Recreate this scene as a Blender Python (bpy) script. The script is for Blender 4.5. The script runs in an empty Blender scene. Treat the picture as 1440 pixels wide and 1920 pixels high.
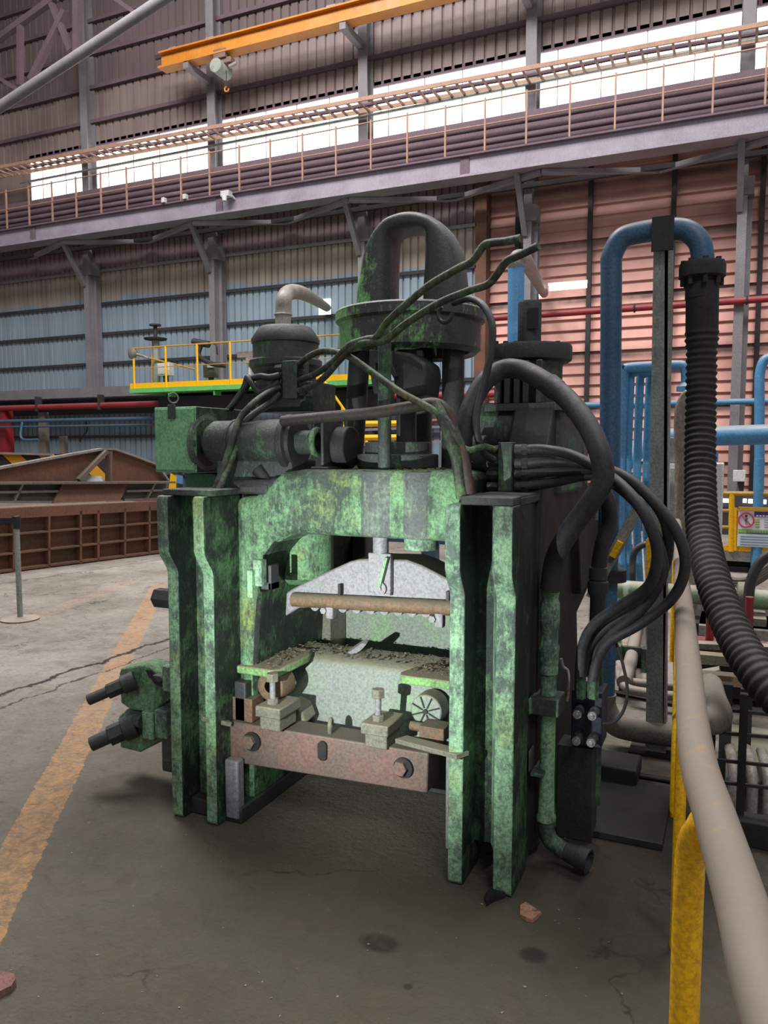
import bpy, bmesh, math, random
from mathutils import Vector, Matrix
random.seed(7)
C = bpy.context.scene
# ------------------------------------------------------------------ camera
F = 1450.0; YAW = math.radians(24.3); PT = math.atan(120 / F); H = 1.55
cam = bpy.data.cameras.new('camera'); cam.sensor_fit = 'VERTICAL'; cam.sensor_height = 36; cam.lens = F / 1920 * 36
cam.clip_end = 200; cam.clip_start = .05
co = bpy.data.objects.new('camera', cam); C.collection.objects.link(co)
co.location = (0, 0, H); co.rotation_euler = (math.pi / 2 - PT, 0, YAW); C.camera = co
# ------------------------------------------------------------------ colour management, world, lights
vs = C.view_settings; vs.view_transform = 'Standard'; vs.look = 'None'; vs.gamma = 1; vs.use_curve_mapping = False
vs.exposure = 0.0
w = bpy.data.worlds.new('world'); C.world = w; w.use_nodes = True
w.node_tree.nodes['Background'].inputs[0].default_value = (.93, .94, 1.0, 1)
w.node_tree.nodes['Background'].inputs[1].default_value = .27
WINDOW = 4.0
def area(name, loc, tgt, size, power, col=(1, 1, 1), sy=None):
    l = bpy.data.lights.new(name, 'AREA'); l.energy = power; l.color = col; l.size = size
    if sy: l.shape = 'RECTANGLE'; l.size_y = sy
    o = bpy.data.objects.new(name, l); C.collection.objects.link(o); o.location = loc
    o.rotation_euler = (Vector(tgt) - Vector(loc)).to_track_quat('-Z', 'Y').to_euler(); return o
def spot(name, loc, tgt, power, ang, blend, rad, col=(1, 1, 1)):
    l = bpy.data.lights.new(name, 'SPOT'); l.energy = power; l.color = col; l.spot_size = math.radians(ang)
    l.spot_blend = blend; l.shadow_soft_size = rad
    o = bpy.data.objects.new(name, l); C.collection.objects.link(o); o.location = loc
    o.rotation_euler = (Vector(tgt) - Vector(loc)).to_track_quat('-Z', 'Y').to_euler(); return o
spot('hand_torch', (-1.33, .75, 1.02), (-1.28, 2.8, .86), 400, 58, 1.0, .012, (.95, 1.0, .95))
area('hall_fill', (-10, 8.0, 15.8), (-11, 12.5, 0), 8, 2600, (1, .97, .95), 5)  # added overhead fill for the hall and back wall, source unseen
area('hall_fill_left', (-6.5, 5.5, 16.3), (-6, 6, 0), 4, 1100, (1, .96, .92), 3)  # added fill that brightens the left floor, not a real opening
area('hall_fill_behind', (5, -5, 12), (-.3, 4, .8), 4, 520, (1, .98, .95), 4)  # added weak fill from behind the camera for the right-hand equipment
area('hall_fill_right', (1.5, 8.5, 16.3), (0, 13, 0), 6, 1900, (1, .97, .95), 5)  # added unseen fill for the right part of the hall
# ------------------------------------------------------------------ pixel -> point helpers
def ray(px, py):
    u = (px - 720) / F; v = (960 - py) / F
    f = math.cos(PT) + v * math.sin(PT); z = -math.sin(PT) + v * math.cos(PT)
    return Vector((u * math.cos(YAW) - f * math.sin(YAW), u * math.sin(YAW) + f * math.cos(YAW), z))
O = Vector((0, 0, H))
def A(px, py, Y): d = ray(px, py); return O + d * (Y / d.y)
def AX(px, py, X): d = ray(px, py); return O + d * (X / d.x)
def AZ(px, py, Z=0): d = ray(px, py); return O + d * ((Z - H) / d.z)
def AV(px, py, p0, p1):
    n = Vector((p1[1] - p0[1], p0[0] - p1[0], 0)); d = ray(px, py)
    return O + d * ((Vector((p0[0], p0[1], H)) - O).dot(n) / d.dot(n))
def V(*a): return Vector(a)
# ------------------------------------------------------------------ materials
def lin(c): return tuple((x / 255 / 12.92 if x / 255 < .04045 else ((x / 255 + .055) / 1.055) ** 2.4) for x in c) + (1,)
class NT:
    def __init__(s, name):
        s.m = bpy.data.materials.new(name); s.m.use_nodes = True; s.t = s.m.node_tree; s.n = s.t.nodes; s.l = s.t.links
        s.b = s.n['Principled BSDF']; s.tc = s.n.new('ShaderNodeTexCoord')
    def coord(s, sc=(1, 1, 1), src='Object'):
        m = s.n.new('ShaderNodeMapping'); m.inputs['Scale'].default_value = sc
        s.l.new(s.tc.outputs[src], m.inputs['Vector']); return m.outputs[0]
    def noise(s, scale, det=6, rough=.6, vec=None, dist=0):
        n = s.n.new('ShaderNodeTexNoise'); n.inputs['Scale'].default_value = scale; n.inputs['Detail'].default_value = det
        n.inputs['Roughness'].default_value = rough; n.inputs['Distortion'].default_value = dist
        s.l.new(vec if vec else s.tc.outputs['Object'], n.inputs['Vector']); return n.outputs['Fac']
    def ramp(s, fac, a, b, v0=0., v1=1.):
        r = s.n.new('ShaderNodeMapRange'); r.inputs[1].default_value = a; r.inputs[2].default_value = b
        r.inputs[3].default_value = v0; r.inputs[4].default_value = v1; s.l.new(fac, r.inputs[0]); return r.outputs[0]
    def mix(s, fac, c1, c2):
        m = s.n.new('ShaderNodeMix'); m.data_type = 'RGBA'
        for i, v in ((0, fac), (6, c1), (7, c2)):
            if isinstance(v, (tuple, float, int)): m.inputs[i].default_value = v
            else: s.l.new(v, m.inputs[i])
        return m.outputs[2]
    def math(s, op, a, b=None, c=None):
        m = s.n.new('ShaderNodeMath'); m.operation = op
        for i, v in enumerate((a, b, c)):
            if v is None: continue
            if isinstance(v, (float, int)): m.inputs[i].default_value = v
            else: s.l.new(v, m.inputs[i])
        return m.outputs[0]
    def sep(s, out):
        x = s.n.new('ShaderNodeSeparateXYZ'); s.l.new(out, x.inputs[0]); return x.outputs
    def bump(s, h, st, dist=.01):
        b = s.n.new('ShaderNodeBump'); b.inputs['Strength'].default_value = st; b.inputs['Distance'].default_value = dist
        s.l.new(h, b.inputs['Height']); s.l.new(b.outputs[0], s.b.inputs['Normal'])
    def fin(s, col, rough=.6, metal=0., spec=.5):
        if isinstance(col, tuple): s.b.inputs['Base Color'].default_value = col
        else: s.l.new(col, s.b.inputs['Base Color'])
        if isinstance(rough, float): s.b.inputs['Roughness'].default_value = rough
        else: s.l.new(rough, s.b.inputs['Roughness'])
        s.b.inputs['Metallic'].default_value = metal; s.b.inputs['Specular IOR Level'].default_value = spec
        return s.m
def grimy(name, paint, grime, thr=.5, soft=.08, scale=9, alt=None, athr=.55, rough=.55, bst=.5, dust=None, damt=.7, streak=.2, metal=0., bias=None, dlo=.25, dhi=.8):
    """paint with worn-off / greasy patches; optional second tint, optional settled dust on upward faces"""
    t = NT(name)
    geo = t.n.new('ShaderNodeNewGeometry')
    pos = geo.outputs['Position']
    big = t.noise(scale, 8, .68, pos, .4)
    mp = t.n.new('ShaderNodeMapping'); mp.inputs['Scale'].default_value = (30, 30, 5); t.l.new(pos, mp.inputs[0])
    stk = t.noise(1, 6, .7, mp.outputs[0])
    fine = t.noise(85, 5, .7, pos)
    mq = t.n.new('ShaderNodeMapping'); mq.inputs['Scale'].default_value = (1, 1, .4); t.l.new(pos, mq.inputs[0])
    mid = t.noise(max(scale * 8, 32.), 9, .8, mq.outputs[0], .2)
    wide = t.noise(2.3, 4, .55, pos)
    f = t.math('ADD', t.math('MULTIPLY', big, .62 - streak), t.math('MULTIPLY', stk, streak))
    f = t.math('ADD', f, t.math('MULTIPLY', mid, .38))
    f = t.math('ADD', f, t.ramp(wide, .35, .65, -.05, .05))
    if bias: f = t.math('ADD', f, t.ramp(t.sep(pos)[0], bias[0], bias[1], bias[2], 0))
    m = t.ramp(f, thr - soft, thr + soft)
    p = paint
    if alt: p = t.mix(t.ramp(t.noise(3.1, 5, .6, pos), athr - .08, athr + .1), paint, alt)
    c = t.mix(m, grime, p)
    c = t.mix(t.ramp(fine, .42, .62, 0, .5), c, tuple(x * .35 for x in grime[:3]) + (1,))
    if dust:
        nz = t.sep(geo.outputs['Normal'])[2]
        k = t.math('MULTIPLY', t.ramp(nz, dlo, dhi), t.ramp(t.noise(20, 5, .6, pos), .25, .45, .75, 1.))
        c = t.mix(t.math('MULTIPLY', k, damt), c, dust)
    h = t.math('ADD', t.math('MULTIPLY', f, 1.0), t.math('MULTIPLY', fine, .35))
    t.bump(h, bst, .012)
    return t.fin(c, t.ramp(big, .3, .7, rough - .15, rough + .2), metal)
DUST = lin((150, 142, 130)); GRIME = lin((44, 46, 46)); BLACK = lin((30, 31, 33))
M = {}
M['green'] = grimy('green_paint', lin((122, 168, 124)), lin((62, 78, 68)), .495, .055, 9, lin((146, 162, 92)), .60, .5, 1.0)
M['grease_shade'] = grimy('greasy_shaded_side', lin((84, 124, 84)), lin((32, 42, 38)), .55, .05, 9, None, .56, .45, 1.0)  # darker green for sides and channel: shade put into the colour, plus grease
M['green_edge'] = grimy('green_edge_paint', lin((150, 194, 154)), lin((84, 102, 94)), .50, .055, 12, lin((156, 176, 100)), .60, .45, .9)
M['shoulder'] = grimy('dusty_shoulder_paint', lin((142, 196, 120)), lin((90, 100, 80)), .46, .08, 16, None, .56, .6, .9, lin((136, 130, 108)), 1.)
M['boss'] = grimy('scraped_boss', lin((130, 150, 126)), lin((84, 92, 92)), .55, .06, 9, None, .5, .45, .7)
M['rail_dust'] = grimy('dust_coated_yellow_rail', lin((214, 156, 16)), lin((160, 108, 20)), .36, .1, 6, None, .5, .7, .12, lin((128, 117, 107)), 1., dlo=-.45, dhi=-.1)
M['green_dark'] = grimy('greasy_green_paint', lin((92, 136, 96)), lin((62, 68, 66)), .56, .05, 8, None, .5, .5, .7)
M['green_black'] = grimy('greasy_black_iron', lin((66, 88, 70)), lin((54, 56, 57)), .61, .05, 8, None, .5, .45, .5)
M['dome'] = grimy('dome_paint', lin((136, 196, 124)), lin((70, 73, 73)), .60, .035, 5, None, .5, .38, .5, bias=(-1.60, -1.36, .22))
M['box_green'] = grimy('cabinet_green_paint', lin((134, 196, 144)), lin((90, 138, 104)), .42, .12, 7, None, .5, .45, .3)
M['clean_green'] = grimy('bracket_green_paint', lin((60, 122, 88)), lin((40, 84, 62)), .35, .15, 7, None, .5, .45, .2)
M['die'] = grimy('die_steel', lin((146, 156, 146)), lin((132, 139, 136)), .5, .12, 6, lin((132, 176, 116)), .54, .5, .7, lin((132, 130, 110)), .9)
M['ram'] = grimy('ram_steel', lin((140, 140, 146)), lin((124, 124, 128)), .45, .15, 8, None, .5, .5, .4, lin((120, 118, 108)), .8)
M['rust_bar'] = grimy('rusty_red_bar', lin((130, 92, 82)), lin((104, 94, 88)), .5, .12, 5, lin((96, 88, 84)), .55, .55, .3, lin((96, 90, 78)), .85)
M['rust_block'] = grimy('rusty_block', lin((128, 96, 76)), lin((84, 80, 62)), .48, .12, 14, None, .5, .6, .5, lin((100, 96, 80)), .8)
M['dusty_iron'] = grimy('dusty_iron', lin((128, 128, 112)), lin((98, 98, 88)), .45, .15, 16, None, .5, .6, .6, lin((134, 130, 110)), .9)
M['brown'] = grimy('brown_rust', lin((124, 84, 64)), lin((82, 60, 50)), .46, .12, 2.5, None, .5, .75, .3, lin((128, 104, 88)), .6)
M['panel_grey'] = grimy('faded_panel', lin((120, 112, 104)), lin((88, 80, 74)), .45, .15, 4, None, .5, .7, .2)
M['hose'] = grimy('rubber_hose', lin((58, 58, 62)), lin((38, 38, 42)), .45, .15, 20, None, .5, .55, .2, lin((82, 80, 78)), .5)
M['hose_green'] = grimy('painted_hose', lin((92, 124, 86)), lin((54, 54, 52)), .53, .05, 12, lin((120, 70, 60)), .62, .45, .5)
M['hose_red'] = grimy('scuffed_hose', lin((120, 58, 50)), lin((66, 62, 58)), .58, .04, 11, None, .5, .5, .5)
M['rubber'] = grimy('black_rubber', lin((48, 44, 44)), lin((34, 32, 32)), .5, .2, 9, None, .5, .75, .2, lin((70, 64, 60)), .5)
M['blue_pipe'] = grimy('blue_pipe_paint', lin((64, 104, 138)), lin((48, 76, 98)), .42, .2, 3, None, .5, .4, .1, lin((84, 84, 84)), .8)
M['blue'] = grimy('bright_blue_paint', lin((84, 150, 198)), lin((70, 124, 168)), .4, .2, 5, None, .5, .45, .1, lin((140, 140, 138)), .8)
M['grey_post'] = grimy('grey_post_paint', lin((152, 158, 150)), lin((112, 116, 110)), .46, .1, 4, None, .5, .6, .2)
M['grey'] = grimy('grey_steel', lin((132, 128, 132)), lin((104, 98, 104)), .45, .15, 1.4, None, .5, .65, .1)
M['girder'] = grimy('mauve_grey_girder', lin((160, 154, 164)), lin((130, 118, 132)), .48, .12, .7, None, .5, .65, .1)
M['mauve'] = grimy('mauve_dark_steel', lin((118, 96, 106)), lin((92, 74, 84)), .5, .15, 1.2, None, .5, .75, .1)
M['dark_steel'] = grimy('dark_steel', lin((62, 56, 60)), lin((44, 40, 44)), .5, .15, 2, None, .5, .75, .1)
M['tan_rail'] = grimy('ochre_handrail', lin((178, 140, 116)), lin((136, 104, 88)), .45, .15, 3, None, .5, .65, .1)
M['yellow'] = grimy('yellow_paint', lin((250, 190, 12)), lin((222, 160, 14)), .30, .12, 6, None, .5, .4, .15)
M['yellow_dusty'] = grimy('dusty_yellow_pipe', lin((214, 156, 16)), lin((160, 108, 20)), .36, .1, 6, None, .5, .5, .12, lin((128, 116, 106)), 1.)
M['orange'] = grimy('orange_beam_paint', lin((200, 128, 34)), lin((160, 94, 28)), .4, .15, 1.5, None, .5, .5, .05)
M['dusty_pipe'] = grimy('dusty_pipe', lin((120, 112, 104)), lin((88, 82, 78)), .42, .15, 6, None, .5, .75, .2, lin((148, 138, 128)), .9)
M['galv'] = grimy('galvanised_pipe', lin((158, 152, 146)), lin((118, 112, 108)), .48, .12, 8, None, .5, .5, .2)
M['red'] = grimy('red_fire_pipe', lin((150, 36, 44)), lin((104, 34, 38)), .4, .15, 3, None, .5, .5, .1, lin((128, 96, 92)), .6)
M['lime'] = grimy('lime_deck_paint', lin((104, 190, 104)), lin((80, 150, 84)), .35, .15, 3, None, .5, .5, .1)
M['silver'] = grimy('silver_fitting', lin((190, 190, 196)), lin((120, 122, 128)), .42, .1, 60, None, .5, .3, .1, None, .7, .1, .8)
M['paper'] = grimy('beige_dust_crust', lin((140, 134, 112)), lin((104, 100, 84)), .45, .15, 30, None, .5, .9, 1.)
M['leaf'] = grimy('dry_leaf', lin((176, 134, 108)), lin((140, 100, 80)), .4, .15, 25, None, .5, .8, .3)
M['brick'] = grimy('pink_chip', lin((136, 100, 92)), lin((104, 76, 70)), .45, .15, 25, None, .5, .9, .5)
M['white'] = grimy('white_paint', lin((205, 205, 205)), lin((170, 170, 172)), .35, .15, 4, None, .5, .5, .05)
M['wrap'] = grimy('dusty_plastic_wrap', lin((132, 120, 106)), lin((92, 84, 76)), .46, .1, 9, lin((170, 166, 160)), .6, .4, 1.)
M['black'] = grimy('black_steel', lin((44, 42, 42)), lin((28, 28, 30)), .5, .15, 5, None, .5, .6, .2)
M['blue_steel'] = grimy('blue_black_valve', lin((38, 46, 78)), lin((30, 30, 38)), .5, .15, 7, None, .5, .5, .3)
def flat(name, col, rough=.7): return NT(name).fin(lin(col), rough)
def emit(name, col, st):
    t = NT(name); t.b.inputs['Base Color'].default_value = (0, 0, 0, 1); t.b.inputs['Emission Color'].default_value = col
    t.b.inputs['Emission Strength'].default_value = st; return t.m
M['window'] = emit('daylight_panel', (1, .985, .96, 1), WINDOW)
M['tube_light'] = emit('fluorescent_tube', (1, .98, .96, 1), 4)
M['hazard'] = None
def hazard():
    t = NT('hazard_stripes'); x = t.sep(t.tc.outputs['Object'])
    s = t.math('FRACT', t.math('MULTIPLY', t.math('ADD', x[1], x[2]), 2.0))
    return t.fin(t.mix(t.math('GREATER_THAN', s, .5), lin((206, 148, 20)), lin((44, 40, 36))), .6)
M['hazard'] = hazard()
# walls: blue below, bare tan above, brown-mauve near the top
def wall_mat(name, tiers, seam=0.):
    t = NT(name); geo = t.n.new('ShaderNodeNewGeometry'); pos = geo.outputs['Position']; s = t.sep(pos)
    z = t.math('ADD', s[2], t.math('MULTIPLY', t.noise(1.2, 3, .6, pos), .12))
    # sheets: slow variation from sheet to sheet
    sx = t.math('FLOOR', t.math('MULTIPLY', s[0], .9))
    wn = t.n.new('ShaderNodeTexWhiteNoise'); wn.noise_dimensions = '1D'; t.l.new(sx, wn.inputs['W'])
    z = t.math('ADD', z, t.math('MULTIPLY', wn.outputs[0], .14))
    c = tiers[0][1]
    for zz, col in tiers[1:]:
        c = t.mix(t.ramp(z, zz - .03, zz + .03), c, col)
    mp = t.n.new('ShaderNodeMapping'); mp.inputs['Scale'].default_value = (3, 1, .25); t.l.new(pos, mp.inputs[0])
    d = t.ramp(t.noise(1.0, 6, .65, mp.outputs[0]), .35, .75, 0, .45)
    c = t.mix(d, c, lin((64, 54, 54)))
    t.bump(t.noise(30, 3, .5, pos), .1)
    return t.fin(c, .6)
M['wall_blue'] = wall_mat('corrugated_blue_wall', [(0, lin((134, 152, 166))), (6.1, lin((160, 148, 136))), (6.95, lin((124, 104, 106)))])
M['wall_up'] = wall_mat('corrugated_upper_wall', [(0, lin((132, 115, 112))), (12.0, lin((104, 88, 90)))])
def pink():
    t = NT('pink_slat_wall'); geo = t.n.new('ShaderNodeNewGeometry'); pos = geo.outputs['Position']; s = t.sep(pos)
    c = t.mix(t.ramp(t.noise(.8, 6, .7, pos), .35, .7), lin((222, 168, 156)), lin((190, 142, 134)))
    fr = t.math('FRACT', t.math('MULTIPLY', s[2], 1 / 1.25))
    c = t.mix(t.math('MULTIPLY', t.ramp(fr, .82, .9), t.ramp(t.noise(1.5, 5, .6, pos), .3, .6, .2, .9)), c, lin((84, 66, 60)))
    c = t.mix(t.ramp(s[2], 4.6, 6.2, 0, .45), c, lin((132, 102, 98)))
    return t.fin(c, .7)
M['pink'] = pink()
def floor_mat():
    t = NT('worn_concrete'); geo = t.n.new('ShaderNodeNewGeometry'); pos = geo.outputs['Position']
    a = t.noise(.9, 9, .68, pos, .3); b = t.noise(3.3, 9, .7, pos, .6); f = t.noise(42, 6, .7, pos); g = t.noise(11, 6, .75, pos, 1.2)
    c = t.mix(t.ramp(a, .35, .65), lin((124, 115, 106)), lin((164, 158, 150)))
    c = t.mix(t.ramp(b, .5, .72, 0, .65), c, lin((92, 78, 68)))
    c = t.mix(t.ramp(g, .58, .66, 0, .6), c, lin((72, 62, 54)))
    c = t.mix(t.ramp(t.noise(24, 8, .8, pos, .6), .60, .66, 0, .7), c, lin((196, 190, 180)))
    c = t.mix(t.ramp(f, .35, .8, 0, .35), c, lin((60, 54, 50)))
    s = t.sep(pos)
    def blob(cx, cy, rx, ry, amt, col, c, soft=.35):
        dx = t.math('DIVIDE', t.math('SUBTRACT', s[0], cx), rx); dy = t.math('DIVIDE', t.math('SUBTRACT', s[1], cy), ry)
        d = t.math('SQRT', t.math('ADD', t.math('MULTIPLY', dx, dx), t.math('MULTIPLY', dy, dy)))
        d = t.math('ADD', d, t.math('MULTIPLY', t.math('SUBTRACT', b, .5), 1.3))
        return t.mix(t.ramp(d, 1 - soft, 1 + soft, amt, 0), c, col)
    # oil soaked ground round the machine and the walkway in front of it
    c = blob(-1.2, 2.6, 2.1, 2.0, .8, lin((80, 75, 63)), c, .35)
    c = blob(-.3, 1.2, 1.6, 1.5, .6, lin((74, 68, 54)), c, .4)
    c = blob(-.25, 3.2, .45, .8, .7, lin((44, 36, 32)), c, .3)
    p = AZ(712, 1768); c = blob(p.x, p.y, .055, .04, .85, lin((38, 36, 34)), c, .25)
    p = AZ(1000, 1790); c = blob(p.x, p.y, .04, .035, .85, lin((40, 38, 32)), c, .25)
    p = AZ(765, 1850); c = blob(p.x, p.y, .015, .015, .8, lin((40, 38, 32)), c, .25)
    def line(p0, p1, hw, col, amt, c, thr=.46, taper=True):
        d = (p1 - p0); L = d.length; d = d / L; nx, ny = -d.y, d.x
        off = t.math('ADD', t.math('MULTIPLY', s[0], nx), t.math('MULTIPLY', s[1], ny))
        off = t.math('ABSOLUTE', t.math('SUBTRACT', off, p0.x * nx + p0.y * ny))
        off = t.math('ADD', off, t.math('MULTIPLY', t.math('SUBTRACT', g, .5), .06))
        al = t.math('SUBTRACT', t.math('ADD', t.math('MULTIPLY', s[0], d.x), t.math('MULTIPLY', s[1], d.y)), p0.x * d.x + p0.y * d.y)
        m = t.math('MULTIPLY', t.math('LESS_THAN', off, hw), t.math('MULTIPLY', t.math('GREATER_THAN', al, 0.), t.math('LESS_THAN', al, L)))
        m = t.math('MULTIPLY', m, t.ramp(t.math('ADD', t.math('MULTIPLY', g, .5), t.math('MULTIPLY', f, .5)), thr - .08, thr + .1, amt, amt * .25))
        return t.mix(m, c, col)
    c = line(AZ(300, 1095), AZ(-120, 1900), .085, lin((186, 140, 92)), .85, c, .47)
    c = line(AZ(245, 1090), AZ(20, 1175), .10, lin((176, 150, 128)), .5, c, .46)
    # cracks, a wandering line
    crk = t.math('SUBTRACT', 1.0, 0.0)
    p0, p1 = AZ(-60, 1325), AZ(345, 1188)
    for q0, q1, wd, am in ((p0, p1, .026, .97), (AZ(-60, 1350), AZ(345, 1204), .011, .85), (AZ(20, 1092), AZ(330, 1045), .02, .6)):
        d = (q1 - q0).normalized(); nx, ny = -d.y, d.x
        off = t.math('SUBTRACT', t.math('ADD', t.math('MULTIPLY', s[0], nx), t.math('MULTIPLY', s[1], ny)), q0.x * nx + q0.y * ny)
        off = t.math('ABSOLUTE', t.math('ADD', off, t.math('MULTIPLY', t.math('SUBTRACT', b, .5), .28)))
        al = t.math('SUBTRACT', t.math('ADD', t.math('MULTIPLY', s[0], d.x), t.math('MULTIPLY', s[1], d.y)), q0.x * d.x + q0.y * d.y)
        m = t.math('MULTIPLY', t.ramp(off, wd * .5, wd, am, 0), t.math('LESS_THAN', al, (q1 - q0).length))
        c = t.mix(m, c, lin((34, 30, 28)))
    vor = t.n.new('ShaderNodeTexVoronoi'); vor.feature = 'DISTANCE_TO_EDGE'; vor.inputs['Scale'].default_value = .9
    wv = t.n.new('ShaderNodeVectorMath'); wv.operation = 'ADD'; nz = t.n.new('ShaderNodeTexNoise'); nz.inputs['Scale'].default_value = 2.2; nz.inputs['Detail'].default_value = 8
    sc_ = t.n.new('ShaderNodeVectorMath'); sc_.operation = 'SCALE'; sc_.inputs['Scale'].default_value = .9
    t.l.new(pos, nz.inputs['Vector']); t.l.new(nz.outputs['Color'], sc_.inputs[0]); t.l.new(pos, wv.inputs[0]); t.l.new(sc_.outputs[0], wv.inputs[1]); t.l.new(wv.outputs[0], vor.inputs['Vector'])
    hair = t.math('MULTIPLY', t.ramp(vor.outputs['Distance'], .002, .008, .75, 0), t.ramp(t.noise(1.7, 4, .6, pos), .48, .56))
    c = t.mix(hair, c, lin((36, 30, 26)))
    chips = t.noise(16, 7, .82, pos, 2.5)
    c = t.mix(t.math('MULTIPLY', t.ramp(chips, .655, .68, 0, .85), t.ramp(b, .42, .55)), c, lin((46, 38, 32)))
    c = t.mix(t.ramp(t.noise(7, 8, .75, pos, 1.5), .56, .64, 0, .35), c, lin((104, 80, 64)))
    t.bump(t.math('ADD', t.math('MULTIPLY', g, .6), t.math('MULTIPLY', f, .5)), .9, .03)
    return t.fin(c, t.ramp(b, .3, .7, .7, .95))
M['floor'] = floor_mat()
# ------------------------------------------------------------------ mesh builder
def spline(pts, k=6):
    P = [Vector(p) for p in pts]
    if len(P) < 3: return P
    Q = [2 * P[0] - P[1]] + P + [2 * P[-1] - P[-2]]; out = []
    for i in range(1, len(Q) - 2):
        a, b, c, d = Q[i - 1], Q[i], Q[i + 1], Q[i + 2]
        for j in range(k):
            t = j / k
            out.append(.5 * ((2 * b) + (c - a) * t + (2 * a - 5 * b + 4 * c - d) * t * t + (3 * b - a - 3 * c + d) * t ** 3))
    out.append(P[-1]); return out
def frame_of(ax):
    ax = Vector(ax).normalized(); up = Vector((0, 0, 1)) if abs(ax.z) < .9 else Vector((0, 1, 0))
    u = ax.cross(up).normalized(); return u, ax.cross(u).normalized(), ax
class MB:
    def __init__(s): s.b = bmesh.new()
    def face(s, vs):
        try: s.b.faces.new(vs)
        except ValueError: pass
    def box(s, x0, x1, y0, y1, z0, z1):
        v = [s.b.verts.new((x, y, z)) for z in (z0, z1) for x, y in ((x0, y0), (x1, y0), (x1, y1), (x0, y1))]
        for f in ((3, 2, 1, 0), (4, 5, 6, 7), (0, 1, 5, 4), (1, 2, 6, 5), (2, 3, 7, 6), (3, 0, 4, 7)): s.face([v[i] for i in f])
        return s
    def prism(s, pts, d):
        d = Vector(d); a = [s.b.verts.new(p) for p in pts]; c = [s.b.verts.new(Vector(p) + d) for p in pts]; n = len(pts)
        s.face(a); s.face(list(reversed(c)))
        for i in range(n): s.face([a[i], c[i], c[(i + 1) % n], a[(i + 1) % n]])
        return s
    def loft(s, rings, close=True, caps=True):
        R = [[s.b.verts.new(p) for p in r] for r in rings]; n = len(R[0])
        for a, b in zip(R, R[1:]):
            for i in range(n if close else n - 1): s.face([a[i], a[(i + 1) % n], b[(i + 1) % n], b[i]])
        if caps: s.face(list(reversed(R[0]))); s.face(R[-1])
        return s
    def cyl(s, p0, p1, r0, r1=None, n=24, caps=True):
        p0 = Vector(p0); p1 = Vector(p1); r1 = r0 if r1 is None else r1; u, v, _ = frame_of(p1 - p0)
        rg = [[p + (u * math.cos(a) + v * math.sin(a)) * r for a in [2 * math.pi * i / n for i in range(n)]] for p, r in ((p0, r0), (p1, r1))]
        return s.loft(rg, True, caps)
    def lathe(s, c, ax, prof, n=40, caps=True):
        c = Vector(c); u, v, w_ = frame_of(ax)
        return s.loft([[c + w_ * h + (u * math.cos(a) + v * math.sin(a)) * max(r, 1e-4) for a in [2 * math.pi * i / n for i in range(n)]] for r, h in prof], True, caps)
    def tube(s, pts, r, n=12, k=6, caps=True, raw=False):
        P = [Vector(p) for p in pts] if raw else spline(pts, k)
        m = len(P); rs = r if callable(r) else (lambda t: r)
        tg = [(P[min(i + 1, m - 1)] - P[max(i - 1, 0)]).normalized() for i in range(m)]
        u, _, _ = frame_of(tg[0]); rg = []
        for i in range(m):
            u = (u - tg[i] * u.dot(tg[i])).normalized(); v = tg[i].cross(u)
            rr = rs(i / (m - 1)); rg.append([P[i] + (u * math.cos(a) + v * math.sin(a)) * rr for a in [2 * math.pi * j / n for j in range(n)]])
        return s.loft(rg, True, caps)
    def bar(s, p0, p1, w_, h, up=(0, 0, 1)):
        p0 = Vector(p0); p1 = Vector(p1); d = (p1 - p0).normalized(); up = Vector(up)
        if abs(d.dot(up)) > .95: up = Vector((0, 1, 0))
        u = d.cross(up).normalized(); v = u.cross(d)
        rg = [[p + u * (w_ / 2 * a) + v * (h / 2 * b) for a, b in ((-1, -1), (1, -1), (1, 1), (-1, 1))] for p in (p0, p1)]
        return s.loft(rg)
    def torus(s, c, ax, R, r, n=28, m=10, a0=0, a1=2 * math.pi):
        c = Vector(c); u, v, _ = frame_of(ax)
        full = abs(a1 - a0 - 2 * math.pi) < 1e-4; k = n if full else n + 1
        rg = []
        for i in range(k):
            a = a0 + (a1 - a0) * i / n; d = u * math.cos(a) + v * math.sin(a); w_ = Vector(ax).normalized()
            rg.append([c + d * (R + r * math.cos(b)) + w_ * (r * math.sin(b)) for b in [2 * math.pi * j / m for j in range(m)]])
        if full: rg.append(rg[0])
        s.loft(rg, True, not full)
        if full: bmesh.ops.remove_doubles(s.b, verts=s.b.verts, dist=1e-5)
        return s
    def build(s, name, mat, parent=None, bevel=0, org=None, sharp=38):
        bmesh.ops.recalc_face_normals(s.b, faces=s.b.faces)
        o0 = Vector((0, 0, 0))
        if parent is not None: o0 = Vector(parent.get('_org', (0, 0, 0)))
        elif org is not None: o0 = Vector(org)
        bmesh.ops.translate(s.b, verts=s.b.verts, vec=-o0)
        me = bpy.data.meshes.new(name); s.b.to_mesh(me); s.b.free()
        for p in me.polygons: p.use_smooth = True
        me.set_sharp_from_angle(angle=math.radians(sharp))
        me.materials.append(M[mat] if isinstance(mat, str) else mat)
        o = bpy.data.objects.new(name, me); C.collection.objects.link(o)
        if parent is not None: o.parent = parent; o['_org'] = list(o0)
        else: o.location = o0; o['_org'] = list(o0)
        if bevel:
            bv = o.modifiers.new('bevel', 'BEVEL'); bv.width = bevel; bv.segments = 2; bv.limit_method = 'ANGLE'; bv.angle_limit = math.radians(35)
            bv.harden_normals = False
        return o
def thing(name, label, cat, loc, group=None):
    o = bpy.data.objects.new(name, None); C.collection.objects.link(o); o.location = loc; o.empty_display_size = .1
    o['_org'] = list(loc); o['label'] = label; o['category'] = cat
    if group: o['group'] = group
    return o
def tag(o, label, cat, group=None, kind=None):
    o['label'] = label; o['category'] = cat
    if group: o['group'] = group
    if kind: o['kind'] = kind
    return o
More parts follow.
